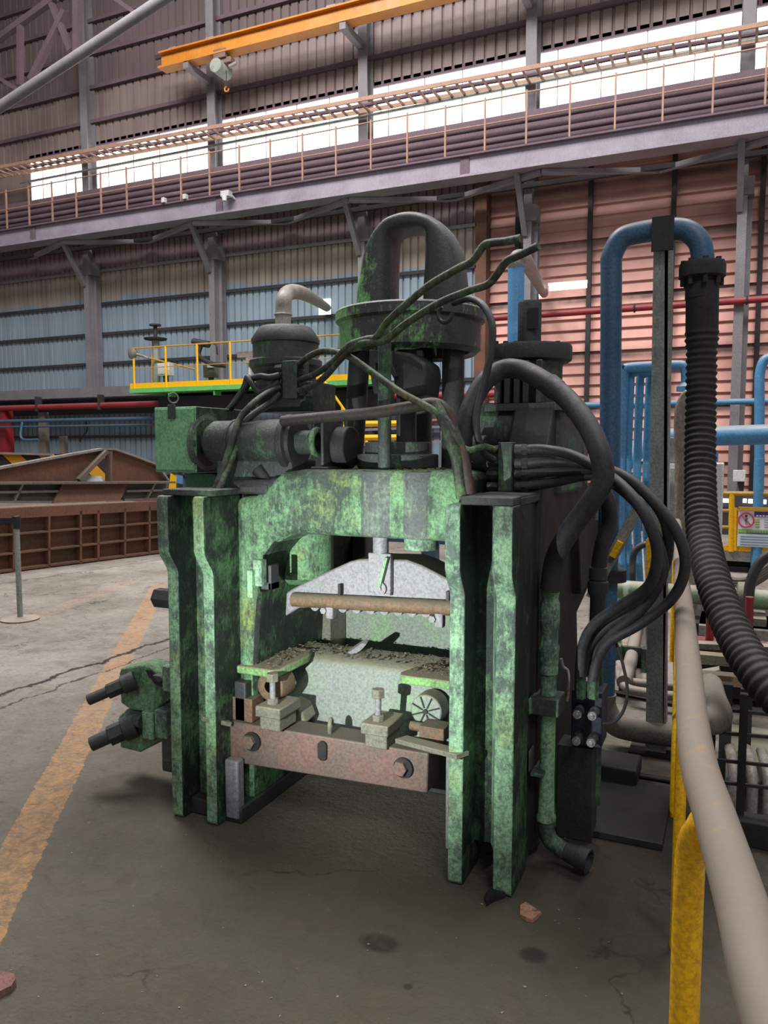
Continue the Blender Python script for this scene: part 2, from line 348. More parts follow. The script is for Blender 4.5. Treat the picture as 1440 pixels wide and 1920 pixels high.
def struct(o): o['kind'] = 'structure'; return o
# ================================================================== SETTING
struct(MB().box(-30, 12, -8, 19, -.3, 0).build('floor', 'floor', org=(-9, 5, 0)))
def corr(x0, x1, Y, z0, z1, pitch=.2, dep=.045):
    """sheet with trapezoid ribs, closed with a flat back"""
    m = MB(); top = []; x = x0; L = []
    while x < x1 - 1e-6:
        for dx, dy in ((0, 0), (.12, 0), (.2, -1), (.92, -1)):
            L.append((min(x + dx * pitch, x1), Y + dy * dep))
        x += pitch
    L.append((x1, Y)); L2 = L + [(x1, Y + .06), (x0, Y + .06)]
    return m.prism([(a, b, z0) for a, b in L2], (0, 0, z1 - z0))
WY = 18.0
struct(corr(-22.2, -5.62, WY, 0, 8.95).build('wall_back', 'wall_blue', org=(-14, WY, 0), sharp=20))
struct(corr(-22.2, 7, WY, 10.42, 17, .26, .05).build('wall_back_upper', 'wall_up', org=(-8, WY, 10.42), sharp=20))
struct(MB().box(-22.2, -20.12, WY, WY + .06, 8.95, 10.42).build('wall_back_corner', 'wall_up', org=(-21, WY, 8.95)))
m = MB(); z = 0
pts = [(WY + .5, 0)]
while z < 8.6: pts += [(WY + .22, z), (WY + .29, z + .235)]; z += .25
pts += [(WY + .5, z)]
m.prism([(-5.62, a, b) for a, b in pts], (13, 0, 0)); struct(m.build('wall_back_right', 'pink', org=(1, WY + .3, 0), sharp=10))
struct(MB().box(-5.72, -5.45, WY - .12, WY + .5, 0, 8.5).build('trim_30', 'brown', org=(-5.6, WY, 0)))
struct(MB().box(-5.75, 7, WY, WY + .5, 8.5, 8.95).build('trim_1', 'mauve'))
struct(MB().box(-22.5, -22.2, 4, WY, 0, 17).build('wall_left', 'wall_up', org=(-22.3, 11, 0)))
struct(MB().box(-23, 8, 4.0, 19, 17, 17.2).build('ceiling', 'dark_steel', org=(-7, 12, 17)))
COLX = [A(q, w_, 17.5).x for q, w_ in ((1384, 600), (988, 480), (677, 480), (397, 560), (163, 600))]
# windows: one translucent strip per bay
edges = [7.0, 4.65] + COLX + [-20.12]
edges = sorted(edges)
for i in range(len(edges) - 1):
    o = MB().box(edges[i] + .02, edges[i + 1] - .02, WY + .02, WY + .05, 8.97, 10.42).build('window_%d' % (i + 1), 'window', org=((edges[i] + edges[i + 1]) / 2, WY, 8.97)); struct(o)
    f = MB(); f.box(edges[i], edges[i + 1], WY - .05, WY + .02, 10.38, 10.5).build('window_frame', 'mauve', o)
    f = MB(); xx = edges[i] + .5
    while xx < edges[i + 1] - .3:
        f.box(xx, xx + .02, WY, WY + .019, 8.97, 10.42); xx += .95
    f.build('glazing_bar', 'tan_rail', o)
    f = MB(); f.box(edges[i], edges[i + 1], WY - .06, WY, 9.72, 9.78).build('transom', 'grey_post', o)
# steel columns
ordn = ['rightmost, beside the blue pipes at the right edge', 'second from the right, behind the two loose hose ends', 'middle one, seen left of the dome', 'second from the left, behind the yellow platform railing', 'leftmost, on the blue wall above the brown steel box']
for k, x in enumerate(COLX):
    t = thing('steel_column', 'grey steel hall column, ' + ordn[k], 'column', (x, 17.6, 3.28 if k >= 3 else 0), 'steel columns of the back wall')
    cz = 3.28 if k >= 3 else 0
    m = MB(); m.box(x - .09, x + .09, 17.50, 17.53, cz, 7.4).box(x + .05, x + .08, 17.53, 17.66, cz, 7.4).box(x - .09, x + .09, 17.66, 17.69, cz, 7.4)
    m.build('lower_shaft', 'grey', t)
    m = MB(); m.box(x + .0, x + .19, 17.70, 17.73, cz, 6.9).box(x + .14, x + .17, 17.73, 17.87, cz, 6.9).box(x + .0, x + .19, 17.87, 17.9, cz, 6.9).build('back_shaft', 'grey', t)
    m = MB(); m.box(x - .12, x + .12, 17.60, 17.64, 7.4, 17).box(x - .02, x + .02, 17.64, 17.9, 7.4, 17).box(x - .14, x + .14, 17.9, 17.94, 7.4, 17).build('upper_shaft', 'grey', t)
    MB().bar((x - .05, 17.5, 6.3), (x - .05, 16.65, 7.5), .12, .12).build('knee_brace', 'grey', t)
    MB().box(x - .1, x + .21, 17.48, 17.86, 6.6, 6.95).build('bracket', 'grey', t)
# girts
zs = [.75, 1.9, 3.2, 4.08, 4.95, 5.83, 6.79]
for k, z in enumerate(zs):
    m = MB(); m.box(-22.2, -5.7, WY - .12, WY - .045, z, z + .03).box(-22.2, -5.7, WY - .12, WY - .10, z - .05, z)
    struct(m.build('trim_%d' % (k + 2), 'grey' if z > 6 else 'dark_steel', org=(-14, WY - .1, z)))
for k, z in enumerate([11.0, 11.95, 12.9, 13.8, 14.7]):
    struct(MB().box(-22.2, 7, WY - .16, WY - .05, z, z + .1).build('trim_%d' % (k + 9), 'mauve', org=(-8, WY - .1, z)))
k = 14
for px in (970, 1105, 1260, 1425):
    p = A(px, 500, WY + .15)
    struct(MB().box(p.x - .05, p.x + .05, WY + .1, WY + .2, 0, 8.2).build('trim_%d' % k, 'dark_steel', org=(p.x, WY + .15, 0))); k += 1
# crane girder with walkway
t = thing('crane_girder', 'long mauve grey crane runway girder below the bright windows', 'girder', (-9, 16.7, 7.4))
MB().box(-22, 6, 16.6, 16.64, 7.45, 7.86).build('web', 'girder', t)
MB().box(-22, 6, 16.45, 16.95, 7.40, 7.45).build('bottom_flange', 'girder', t)
MB().box(-22, 6, 16.5, 16.8, 7.86, 7.9).build('top_flange', 'mauve', t)
m = MB().box(-22, 6, 17.0, 17.5, 7.9, 7.95).box(-22, 6, 17.3, 17.36, 7.95, 8.9); m.build('walkway', 'mauve', t)
for z, r in ((8.05, .05), (8.3, .07), (8.62, .06)): MB().cyl((-22, 17.1, z), (6, 17.1, z), r, n=12).build('service_pipe', 'mauve', t)
m = MB().box(-22, 6, 17.4, 17.5, 7.3, 7.4); m.build('rear_chord', 'dark_steel', t)
x = -21.4; i = 0
for k in range(12):
    x = COLX[4] - 2.265 + k * 2.265
    a, b = (16.7, 17.6) if k % 2 else (17.6, 16.7)
    MB().bar((x, a, 7.34), (x + 2.265, b, 7.34), .12, .1).build('diagonal_brace', 'girder', t)
for k in (4, 13, 22, 31): MB().box(-21.5 + k * .72, -21.3 + k * .72, 16.57, 16.6, 7.45, 7.86).build('splice_plate', 'mauve', t)
t = thing('walkway_handrail', 'thin ochre handrail on top of the crane girder in front of the windows', 'railing', (-9, 16.55, 7.9))
for k in range(29):
    x = -21.3 + k * .9
    MB().box(x - .018, x + .018, 16.53, 16.57, 7.9, 9.0).build('post', 'tan_rail', t)
for z in (8.95, 8.45): MB().cyl((-22, 16.55, z), (4.6, 16.55, z), .018, n=8).build('rail', 'tan_rail', t)
# cable ladder in front of windows
t = thing('cable_ladder', 'long rusty cable ladder tray crossing in front of the window strip', 'cable tray', (-9, 17.2, 9.5))
za = A(20, 325, 17.1).z; zb = A(1400, 75, 17.1).z
def tz(x): return za + (zb - za) * (x + 20) / 20 + .12
MB().bar((-22, 16.85, tz(-22)), (6, 16.85, tz(6)), .04, .09).build('side_rail', 'tan_rail', t)
MB().bar((-22, 17.5, tz(-22) + .02), (6, 17.5, tz(6) + .02), .04, .09).build('side_rail', 'tan_rail', t)
for k in range(92):
    x = -21.8 + k * .3; MB().box(x, x + .05, 16.87, 17.48, tz(x) - .04, tz(x) + .0).build('rung', 'tan_rail', t)
MB().tube([(-22 + j * 1.5, 17.2, tz(-22 + j * 1.5) + .03 + .02 * math.sin(j * 2)) for j in range(18)], .05, 8, 3).build('cable_bundle', 'mauve', t)
tag(MB().cyl((-20, 17.5, 9.55), (6, 17.5, 9.55), .03, n=8).build('conduit', 'grey_post', org=(-7, 17.5, 9.55)), 'thin green grey conduit running under the cable ladder across the windows', 'conduit')
# cctv camera on girder
p = A(425, 370, 16.4)
t = thing('security_camera', 'small white security camera fixed on the girder web', 'camera', p)
MB().box(p.x - .12, p.x + .12, p.y - .1, p.y + .08, p.z, p.z + .14).build('housing', 'white', t, .01)
MB().cyl(p + V(0, -.1, 0), p + V(.02, -.12, -.13), .07, .05).build('dome', 'white', t)
MB().bar(p + V(.1, .05, .05), p + V(.1, .2, .0), .05, .05).build('arm', 'white', t)
# small junction boxes on girder top
for px, lab in ((308, 'left'), (348, 'right')):
    p = A(px, 395, 16.5); tag(MB().box(p.x - .05, p.x + .05, 16.45, 16.55, 7.9, 8.02).build('junction_box', 'white', org=(p.x, 16.5, 7.9)), 'small pale box on the girder top edge, %s one of the pair' % lab, 'box', 'junction boxes on the girder')
# monorail beam + arms + hoist
MY = 16.8; b0 = A(304, 133, MY); zt = b0.z
t = thing('monorail_beam', 'yellow orange hoist monorail beam crossing the top of the wall', 'beam', (-7, MY, zt))
x0 = b0.x
m = MB().box(x0, 6, MY - .17, MY + .17, zt, zt + .045).box(x0, 6, MY - .02, MY + .02, zt + .045, zt + .38).box(x0, 6, MY - .14, MY + .14, zt + .38, zt + .42)
m.build('i_beam', 'orange', t)
m = MB().box(x0 - .4, 6, MY + .2, MY + .27, zt + .46, zt + .56); m.build('conductor_bar', 'dark_steel', t)
for px, py in ((325, 90), (395, 80), (622, 12), (690, 5)):
    q = A(px, py, MY); mm = MB(); mm.box(q.x - .12, q.x + .12, MY - .05, MY + .25, zt + .42, zt + .5).bar((q.x, MY, zt + .49), (q.x + .25, MY, zt + .49), .03, .03).build('bus_clamp', 'galv', t)
for k in (0, 1, 2, 3):
    x = COLX[k]
    mm = MB(); mm.bar((x - .05, 17.62, zt - .1), (x - .05, MY - .15, zt - .08), .16, .16); mm.build('support_arm', 'grey', t)
p = A(418, 125, MY)
t = thing('electric_hoist', 'small grey and orange chain hoist hanging from the yellow monorail beam', 'hoist', p)
MB().box(p.x - .18, p.x + .18, MY - .16, MY + .16, zt - .12, zt + .1).build('trolley', 'rust_bar', t, .01)
MB().cyl((p.x - .05, MY - .25, zt - .32), (p.x - .05, MY + .25, zt - .32), .17, n=20).build('motor', 'grey_post', t)
MB().box(p.x - .3, p.x + .3, MY - .1, MY + .1, zt - .24, zt - .1).build('gear_case', 'rust_bar', t, .02)
MB().cyl((p.x + .2, MY, zt - .3), (p.x + .42, MY, zt - .26), .05).build('end_switch', 'galv', t)
MB().cyl((p.x + .1, MY, zt - .75), (p.x + .1, MY, zt - .3), .012, n=6).build('chain', 'black', t)
MB().torus((p.x + .1, MY, zt - .82), (0, 1, 0), .06, .02, a0=0, a1=4.6).build('hook', 'orange', t)
# roof truss top left
t = thing('roof_truss', 'grey tubular roof truss in the dark upper left corner', 'truss', A(100, 100, 13))
MB().cyl(A(-60, 240, 13), A(380, -50, 13), .115, n=16).build('main_tube', 'grey', t)
for a, b, r in (((90, -10), (133, 95), .07), ((38, 40), (38, 160), .07), ((145, -10), (145, 100), .09), ((-10, 78), (105, -5), .08), ((-10, 142), (34, 168), .05), ((122, 20), (58, 150), .08), ((205, -10), (262, 30), .05)):
    MB().bar(A(*a, 16.2), A(*b, 16.2), r * 2, r * 2).build('web_member', 'mauve', t)
# lower left wall services
tag(MB().box(-21.9, -11.8, 16.9, 17.94, 3.0, 3.28).build('ledge_beam', 'grey', org=(-17, 17, 3)), 'grey steel ledge beam under the blue wall above the red pipe', 'beam')
p = A(0, 766, 16.6); q = A(1000, 735, 16.6); zr = p.z
t = thing('fire_pipe', 'red fire water pipe running low along the blue wall', 'pipe', (-12, 16.6, zr))
MB().cyl((-21.8, 16.6, zr), (-3.9, 16.6, zr), .085, n=16).build('pipe_run', 'red', t)
for i in range(7): MB().box(-21 + i * 2.4, -20.94 + i * 2.4, 16.5, 16.7, zr - .12, zr + .3).build('hanger', 'dark_steel', t)
zb_ = A(150, 787, 16.4).z
t = thing('blue_service_pipe', 'thin blue pipe running below the red pipe on the left wall', 'pipe', (-16, 16.4, zb_))
MB().cyl((-21.8, 16.4, zb_), (-12.3, 16.4, zb_), .05, n=12).cyl((-21.8, 16.4, zb_ - .17), (-12.3, 16.4, zb_ - .17), .03, n=10).build('pipe_run', 'blue_pipe', t)
p = A(43, 790, 16.4); MB().tube([(p.x, 16.4, zb_), (p.x, 16.3, zb_ - .4), (p.x + .15, 16.3, zb_ - .55), (p.x + .7, 16.3, zb_ - .55)], .04).build('tap_branch', 'blue_pipe', t)
p = A(14, 820, 16.8); tag(MB().box(p.x - .16, p.x + .16, 16.6, 16.9, 0, 2.7).build('red_post', 'red', org=(p.x, 16.7, 0)), 'dark red steel post at the left edge under the pipes', 'post')
for px, w_, lab in ((84, .13, 'left'), (120, .09, 'right')):
    p = A(px, 820, 16.8); tag(MB().box(p.x - w_, p.x + w_, 16.7, 16.85, 0, 2.6 if w_ > .1 else 1.9).build('wall_post', 'panel_grey', org=(p.x, 16.8, 0)), 'short grey wall post behind the brown box peak, %s one of two' % lab, 'post', 'short posts on the left wall')
tag(MB().box(-21.9, -6, 17.45, 17.6, 2.55, 2.95).build('dark_duct', 'black', org=(-14, 17.5, 2.55)), 'dark cable duct behind the red pipe on the back wall', 'duct')
tag(MB().tube([A(160, 782, 16.45), A(163, 805, 16.7), A(158, 815, 16.7), A(152, 822, 16.7), A(150, 828, 16.7)], .025).build('hanging_cable', 'black', org=A(160, 790, 16.7)), 'short black cable hanging from the blue pipe on the left wall', 'cable')
# pink pipe on right + horizontals
p = A(1020, 590, 17.4)
t = thing('fire_pipe', 'pinkish red pipe running high across the pink slatted wall', 'pipe', (0, 17.4, p.z))
MB().cyl((p.x - 1.2, 17.4, p.z), (6, 17.4, p.z), .07, n=14).build('pipe_run', 'red', t)
for px in (1190, 1400): q = A(px, 570, 17.4); MB().torus((q.x, 17.4, p.z), (1, 0, 0), .075, .02).build('pipe_clamp', 'dark_steel', t)
p = A(1200, 757, 17.0)
tag(MB().cyl((p.x - 2.2, 17.0, p.z), (6, 17.0, p.z), .06, n=14).build('blue_service_pipe', 'blue', org=(0, 17, p.z)), 'thin pale blue pipe along the pink wall behind the blue risers', 'pipe')
# pipes through the wall with daylight round them
def vent(px0, px1, py0, py1, n, lab):
    a = A(px0, py1, WY - .06); b = A(px1, py0, WY - .06)
    o = MB().box(a.x, b.x, WY - .07, WY - .055, a.z, b.z).build('window_%d' % n, 'window', org=(a.x, WY, a.z)); struct(o)
vent(598, 620, 560, 592, 20, ''); 
a = A(980, 560, WY + .18); b = A(1022, 541, WY + .18); struct(MB().box(a.x, b.x, WY + .17, WY + .2, a.z, b.z).build('window_21', 'window', org=a))
# galvanised exhaust pipe behind machine cap
t = thing('exhaust_pipe', 'dusty galvanised pipe rising behind the machine cap and bending to the wall', 'pipe', A(530, 700, 9))
MB().tube([A(531, 760, 9), A(531, 640, 9), A(531, 585, 9), A(534, 556, 9.05), A(552, 547, 9.6), A(580, 556, 12), A(613, 577, 17.9)], .105, 18, 8).build('pipe_run', 'galv', t)
MB().torus(A(531, 590, 9), (0, 0, 1), .108, .014).build('weld_collar', 'galv', t)
t = thing('blue_exhaust_pipe', 'blue pipe behind the machine with a pale elbow going into the wall', 'pipe', A(968, 700, 9))
MB().cyl((A(968, 700, 9).x, 9, 0), A(968, 497, 9), .095, n=18).build('riser', 'blue', t)
MB().tube([A(968, 500, 9), A(968, 490, 9), A(975, 484, 9.2), A(990, 497, 11), A(1020, 550, 17.9)], .1, 16, 8).build('elbow', 'galv', t)
p = A(1065, 538, 16)
t = thing('strip_light', 'lit white fluorescent strip light on the pink wall right of the elbow', 'light', p)
MB().cyl(A(1030, 541, 16), A(1100, 535, 16), .05, n=10).build('tube', 'tube_light', t)
MB().bar(A(1028, 534, 16.1), A(1102, 528, 16.1), .08, .06).build('holder', 'white', t)
# platform with yellow railing
PY = 15.5
a = A(243, 737, PY); dz = a.z; xL = a.x; xR = -7.2
t = thing('work_platform', 'lime green edged raised platform with yellow railing at the back left', 'platform', (xL, PY, 0))
MB().box(xL, xR, PY, PY + 1.6, dz, dz + .11).build('deck', 'lime', t)
MB().box(xL, xR, PY + .02, PY + .05, dz + .11, dz + .24).build('toe_board', 'yellow', t)
for px in (250, 310, 369, 437, 442):
    pass
posts = [250, 310, 369, 431, 480]
for px in posts:
    x = A(px, 700, PY).x; MB().cyl((x, PY + .03, dz + .1), (x, PY + .03, dz + 1.12), .028, n=10).build('post', 'yellow', t)
x = A(282, 700, PY + 1.2).x; MB().cyl((x, PY + 1.3, dz + .1), (x, PY + 1.3, dz + 1.1), .035, n=10).build('post', 'yellow', t)
MB().cyl((xL + .05, PY + .03, dz + 1.12), (xR, PY + .03, dz + 1.12), .02, n=8).build('rail', 'yellow_dusty', t)
MB().cyl((xL + .05, PY + .03, dz + .62), (xR, PY + .03, dz + .62), .01, n=8).build('rail', 'yellow_dusty', t)
MB().cyl((xL + .05, PY + .03, dz + 1.0), (xL + .9, PY + 1.5, dz + .7), .025, n=8).build('rail', 'yellow_dusty', t)
for px in (315, 400): q = A(px, 735, PY); MB().box(q.x - .015, q.x + .015, PY + .02, PY + .3, dz - .12, dz).build('bracket', 'lime', t)
MB().box(xL + .5, xR, PY + .5, PY + 1.5, dz - .5, dz - .08).build('under_frame', 'black', t)
for px in (330, 600): q = A(px, 800, PY + .8); MB().box(q.x - .1, q.x + .1, PY + .7, PY + .9, 0, dz).build('leg', 'dark_steel', t)
# stairs
p = A(592, 716, PY); q = A(650, 800, 14.0)
t = thing('platform_stairs', 'yellow handrailed steel stairs coming down from the platform behind the machine', 'stairs', (q.x, q.y, 0))
s0 = A(590, 722, PY); s1 = A(700, 880, PY)
for dzz, mt in ((0, 'yellow'), (.35, 'yellow'), (.75, 'yellow')):
    MB().cyl(s0 + V(0, 0, dzz - .35), s1 + V(0, 0, dzz - .35), .03, n=8).build('rail', mt, t)
for k in range(5):
    r_ = s0.lerp(s1, (k + .4) / 5); MB().cyl(r_ + V(0, 0, -.35), r_ + V(0, 0, .4), .03, n=8).build('post', 'yellow', t)
m = MB()
for k in range(8):
    r_ = s0.lerp(s1, (k + .5) / 8); m.box(r_.x - .15, r_.x + .15, PY, PY + .8, r_.z - .45, r_.z - .41)
m.build('treads', 'galv', t)
t = thing('yellow_barrier', 'short yellow double rail seen between the dark columns behind the machine', 'railing', A(695, 800, 13))
for y_ in (795, 821): MB().cyl(A(655, y_, 13), A(745, y_ - 1, 13), .055, n=8).build('rail', 'yellow', t)
MB().box(A(676, 850, 13).x, A(680, 850, 13).x, 12.97, 13.03, 0, A(680, 797, 13).z).build('post', 'yellow', t)
t = thing('low_grating', 'grey shelf frame with corrugated backing seen through the machine columns', 'rack', A(760, 820, 15))
for y_ in (796, 824): MB().bar(A(678, y_ + 10, 15), A(832, y_ + 4, 15), .05, .05).build('shelf', 'grey', t)
for x_ in (680, 830): MB().bar(A(x_, 790, 15), (A(x_, 790, 15).x, 15, 0), .06, .06).build('post', 'grey', t)
MB().cyl(A(778, 792, 15), A(830, 788, 15), .04, n=8).build('red_pipe', 'red', t)
# platform kit
p = A(294, 735, 16.2); zf = dz + .11
t = thing('stand_valve', 'dark handwheel valve stand on the yellow railed platform', 'valve', (p.x, 16.2, zf))
MB().cyl((p.x, 16.2, zf), (p.x, 16.2, zf + 1.3), .1, n=14).build('stem_housing', 'grey_post', t)
MB().lathe((p.x, 16.2, zf + 1.3), (0, 0, 1), [(.06, -.03), (.28, 0), (.3, .04), (.08, .08)], 20).build('handwheel', 'dark_steel', t)
MB().cyl((p.x, 16.2, zf + 1.3), (p.x, 16.2, zf + 1.7), .05, n=10).cyl((p.x, 16.2, zf + 1.66), (p.x, 16.2, zf + 1.7), .15, n=16).build('spindle', 'dark_steel', t)
def panel(px, py0, py1, w_, name, lab, cat, mt='panel_grey'):
    a = A(px, py1, 16.1); b = A(px, py0, 16.1)
    t = thing(name, lab, cat, a)
    MB().box(a.x - w_, a.x + w_, 16.0, 16.2, a.z, b.z).build('case', mt, t, .01)
    MB().box(a.x - w_ * .85, a.x + w_ * .85, 15.985, 16.0, a.z + .04, b.z - .04).build('door', mt, t, .005)
    MB().box(a.x - .05, a.x + .05, 16.05, 16.15, zf, a.z).build('pedestal', 'dark_steel', t)
panel(311, 681, 705, .19, 'control_box', 'light grey control box on the platform beside the valve stand', 'control box', 'white')
panel(396, 684, 708, .17, 'control_box', 'brown grey control box with white label on the platform', 'control box', 'panel_grey')
p = A(396, 687, 15.98); tag(MB().box(p.x - .1, p.x + .1, 15.95, 15.965, p.z - .03, p.z + .03).build('label_plate', 'white', org=p), 'small white label plate on the brown grey control box', 'label')
p = A(245, 662, PY)
t = thing('flood_light', 'round grey flood light at the left end of the platform railing', 'lamp', p)
MB().lathe(p, (-.4, -1, -.1), [(.06, -.16), (.13, -.1), (.15, 0), (.12, .02), (.01, .02)], 20).build('lamp_head', 'galv', t)
MB().tube([p, A(265, 666, PY + .1), A(278, 672, PY + .1)], .03).build('arm', 'galv', t)
p = A(376, 644, 15.8)
t = thing('inspection_camera', 'dark tube shaped camera on a curved bracket on the platform', 'camera', p)
MB().cyl(p + V(-.22, 0, .06), p + V(.25, 0, -.04), .085, n=16).build('camera_body', 'dark_steel', t)
MB().tube([p + V(0, 0, -.05), p + V(-.05, 0, -.3), p + V(.3, 0, -.5), p + V(.6, .2, -.55)], .06).build('bracket', 'dark_steel', t)
MB().tube([p + V(.2, 0, 0), p + V(.45, 0, -.05), p + V(.5, 0, -.3)], .02).build('cable', 'black', t)
p = A(468, 667, 15.8)
t = thing('signal_unit', 'small grey sensor unit on the railing beside the machine cap', 'sensor', p)
MB().box(p.x - .3, p.x + .4, 15.7, 15.9, p.z - .05, p.z + .1).box(p.x - .05, p.x + .2, 15.7, 15.9, p.z - .2, p.z - .05).build('case', 'galv', t, .01)
MB().cyl(p + V(0, 0, -.5), p + V(0, 0, -.2), .04, n=8).build('pole', 'white', t)
# ================================================================== BROWN STEEL MOULD (left)
G0 = AZ(-60, 1084); G1 = AZ(306, 1038)
def G(px, py, off=0.):
    n = Vector((G1.y - G0.y, G0.x - G1.x, 0)).normalized()
    if n.dot(-G0) < 0: n = -n
    return AV(px, py, G0 + n * off, G1 + n * off)
gn = Vector((G1.y - G0.y, G0.x - G1.x, 0)).normalized()
if gn.dot(-G0) < 0: gn = -gn
t = thing('steel_mould', 'long brown rusty ribbed steel mould lying on the floor at the left', 'steel frame', (G0 + G1) / 2)
MB().prism([G(-60, 1082, -.12), G(306, 1036, -.12), G(308, 944, -.12), G(-60, 962, -.12)], -gn * .9).build('side_plate', 'brown', t, .005)
def rib(a, b, w_, h=.13):
    a = G(*a, -.06); b = G(*b, -.06); m = MB(); return m.bar(a, b, h, w_)
for a, b, w_ in (((-60, 966), (307, 947), .13), ((-60, 1008), (306, 978), .022), ((-60, 1046), (305, 1005), .022), ((-60, 1078), (304, 1033), .03)):
    rib(a, b, w_).build('rib_band', 'brown', t)
for px in (-20, 22, 88, 147, 180, 230, 276, 303):
    f = (px + 60) / 366; y0 = 970 + (948 - 970) * f; y1 = 1082 + (1036 - 1082) * f
    MB().bar(G(px, y0, -.06), G(px, y1, -.06), .03, .13, up=gn).build('stiffener', 'brown', t)
t2 = thing('gabled_steel_plate', 'brown gabled steel cover plate with triangular opening on top of the mould', 'steel plate', G(150, 905, -.3))
out = [(-60, 886), (0, 877), (105, 857), (190, 842), (212, 842), (250, 855), (292, 871), (312, 900), (312, 904), (207, 904), (203, 893), (203, 852), (196, 851), (176, 866), (158, 887), (147, 904), (-60, 905)]
MB().prism([G(a, b, -.3) for a, b in out], -gn * .05).build('gable', 'brown', t2)
m = MB()
for (a, b), (c, d) in zip(out[:7], out[1:8]): m.bar(G(a, b, -.28), G(c, d, -.28), .12, .03)
m.build('rim', 'galv', t2)
MB().bar(G(-60, 906, -.2), G(318, 904, -.2), .3, .03).build('shelf_flange', 'panel_grey', t2)
MB().prism([G(100, 943, -.1), G(118, 906, -.2), G(242, 904, -.2), G(226, 938, -.1)], -gn * .04).build('gusset', 'brown', t2)
MB().prism([G(-60, 944, -.25), G(-60, 906, -.3), G(316, 904, -.3), G(300, 936, -.25)], -gn * .04).build('louvre_panel', 'panel_grey', t2)
for a, b in (((-60, 924), (108, 921)), ((236, 921), (310, 919)), ((-60, 941), (100, 941)), ((232, 937), (302, 935)), ((25, 942), (42, 907)), ((275, 935), (290, 905))): MB().bar(G(*a, -.2), G(*b, -.2), .05, .03).build('louvre_bar', 'galv', t2)
MB().bar(G(199, 846, -.2), G(147, 900, -.2), .1, .05).build('hole_rib', 'rust_bar', t2); MB().bar(G(204, 846, -.2), G(204, 902, -.2), .1, .04).build('hole_rib', 'rust_bar', t2)
MB().prism([G(145, 902, -.26), G(158, 890, -.32), G(190, 893, -.32), G(198, 903, -.26)], -gn * .04).build('patch_plate', 'white', t2)
B0 = G(0, 900, -1.6); 
t3 = thing('hazard_barrier', 'yellow and black striped barrier plate standing behind the brown mould', 'barrier', (B0.x, B0.y, 0))
MB().prism([G(-80, 915, -1.6), G(215, 905, -1.6), G(200, 850, -1.6), G(88, 851, -1.6), G(-80, 846, -1.6)], -gn * .06).build('striped_plate', 'hazard', t3)
MB().bar(G(-80, 848, -1.58), G(95, 852, -1.58), .1, .03).build('top_edge', 'galv', t3)
MB().prism([G(322, 888, -1.5), G(331, 893, -1.5), G(330, 920, -1.5), G(322, 932, -1.5), G(318, 915, -1.5)], -gn * .03).build('warning_plate', 'yellow', t3)
MB().prism([G(331, 890, -1.5), G(343, 892, -1.5), G(343, 908, -1.5), G(331, 905, -1.5)], -gn * .03).build('blue_plate', M['blue'], t3)
a = G(200, 900, -1.6); b = G(344, 905, -1.6); MB().bar(V(a.x, a.y, .35), V(b.x, b.y, .35), .05, .7).build('rear_plate', 'rust_bar', t3)
o = MB().box(-.035, .035, -.05, .05, 0, .13); p = G(303, 948, -.02); bmesh.ops.translate(o.b, verts=o.b.verts, vec=p)
tag(o.build('yellow_magnet_block', 'yellow', None, .006, org=p), 'small yellow block stuck on the right corner of the brown mould', 'block')
# belt barrier
p = AZ(38, 1162)
t = thing('belt_barrier_post', 'slim dark retractable belt post on a round base at the left', 'barrier post', p)
MB().lathe(p, (0, 0, 1), [(.165, 0), (.165, .012), (.10, .02), (.03, .03)], 32).build('base', 'dusty_pipe', t)
MB().cyl(p, p + V(0, 0, .9), .024, n=18).build('pole', 'grey_post', t)
MB().lathe(p + V(0, 0, .83), (0, 0, 1), [(.034, 0), (.036, .01), (.036, .11), (.03, .115)], 20).build('head', 'black', t)
MB().bar(p + V(0, 0, .90), AZ(-150, 1160) + V(0, 0, .90), .004, .05).build('belt', 'black', t)
# ================================================================== THE PRESS
PR = thing('forging_press', 'large worn green hydraulic press with oily dark dome on top', 'machine', (-1.37, 2.9, 0))
def P(m, name, mat, bevel=0, parent=None): return m.build(name, mat, parent or PR, bevel)
# --- main casting
def shade_sides(o, left=True):  # X-facing sides get the darker colour, painted-in shade
    o.data.materials.append(M['grease_shade'])
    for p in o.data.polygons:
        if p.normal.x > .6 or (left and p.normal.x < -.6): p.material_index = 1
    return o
sil = [(-1.88, 0.05), (-1.88, 1.35), (-1.79, 1.355), (-1.73, 1.40), (-1.66, 1.452), (-1.56, 1.465), (-.87, 1.465), (-.87, 1.205)]
sil += [(-1.56, 1.205), (-1.63, 1.195), (-1.69, 1.165), (-1.735, 1.11), (-1.76, 1.03), (-1.775, .93), (-1.79, .78), (-1.80, .6), (-1.80, .05)]
cast = P(MB().prism([(a, 2.66, b) for a, b in sil], (0, .82, 0)), 'frame_casting', 'green', .034); shade_sides(cast)
cyR = MB()
for px, r in ((716, .105), (790, .085)):
    p = A(px, 940, 2.72); cyR.lathe((p.x, 2.66 + r * .82, 1.21), (0, 0, 1), [(r * .9, 0), (r, .02), (r, .235), (r * .93, .25)], 32)
P(cyR, 'front_boss', 'boss', .004, cast)
P(MB().cyl(A(790, 1000, 2.82), A(790, 1030, 2.82), .068, n=28), 'cylinder_nose', 'green_edge', .004)
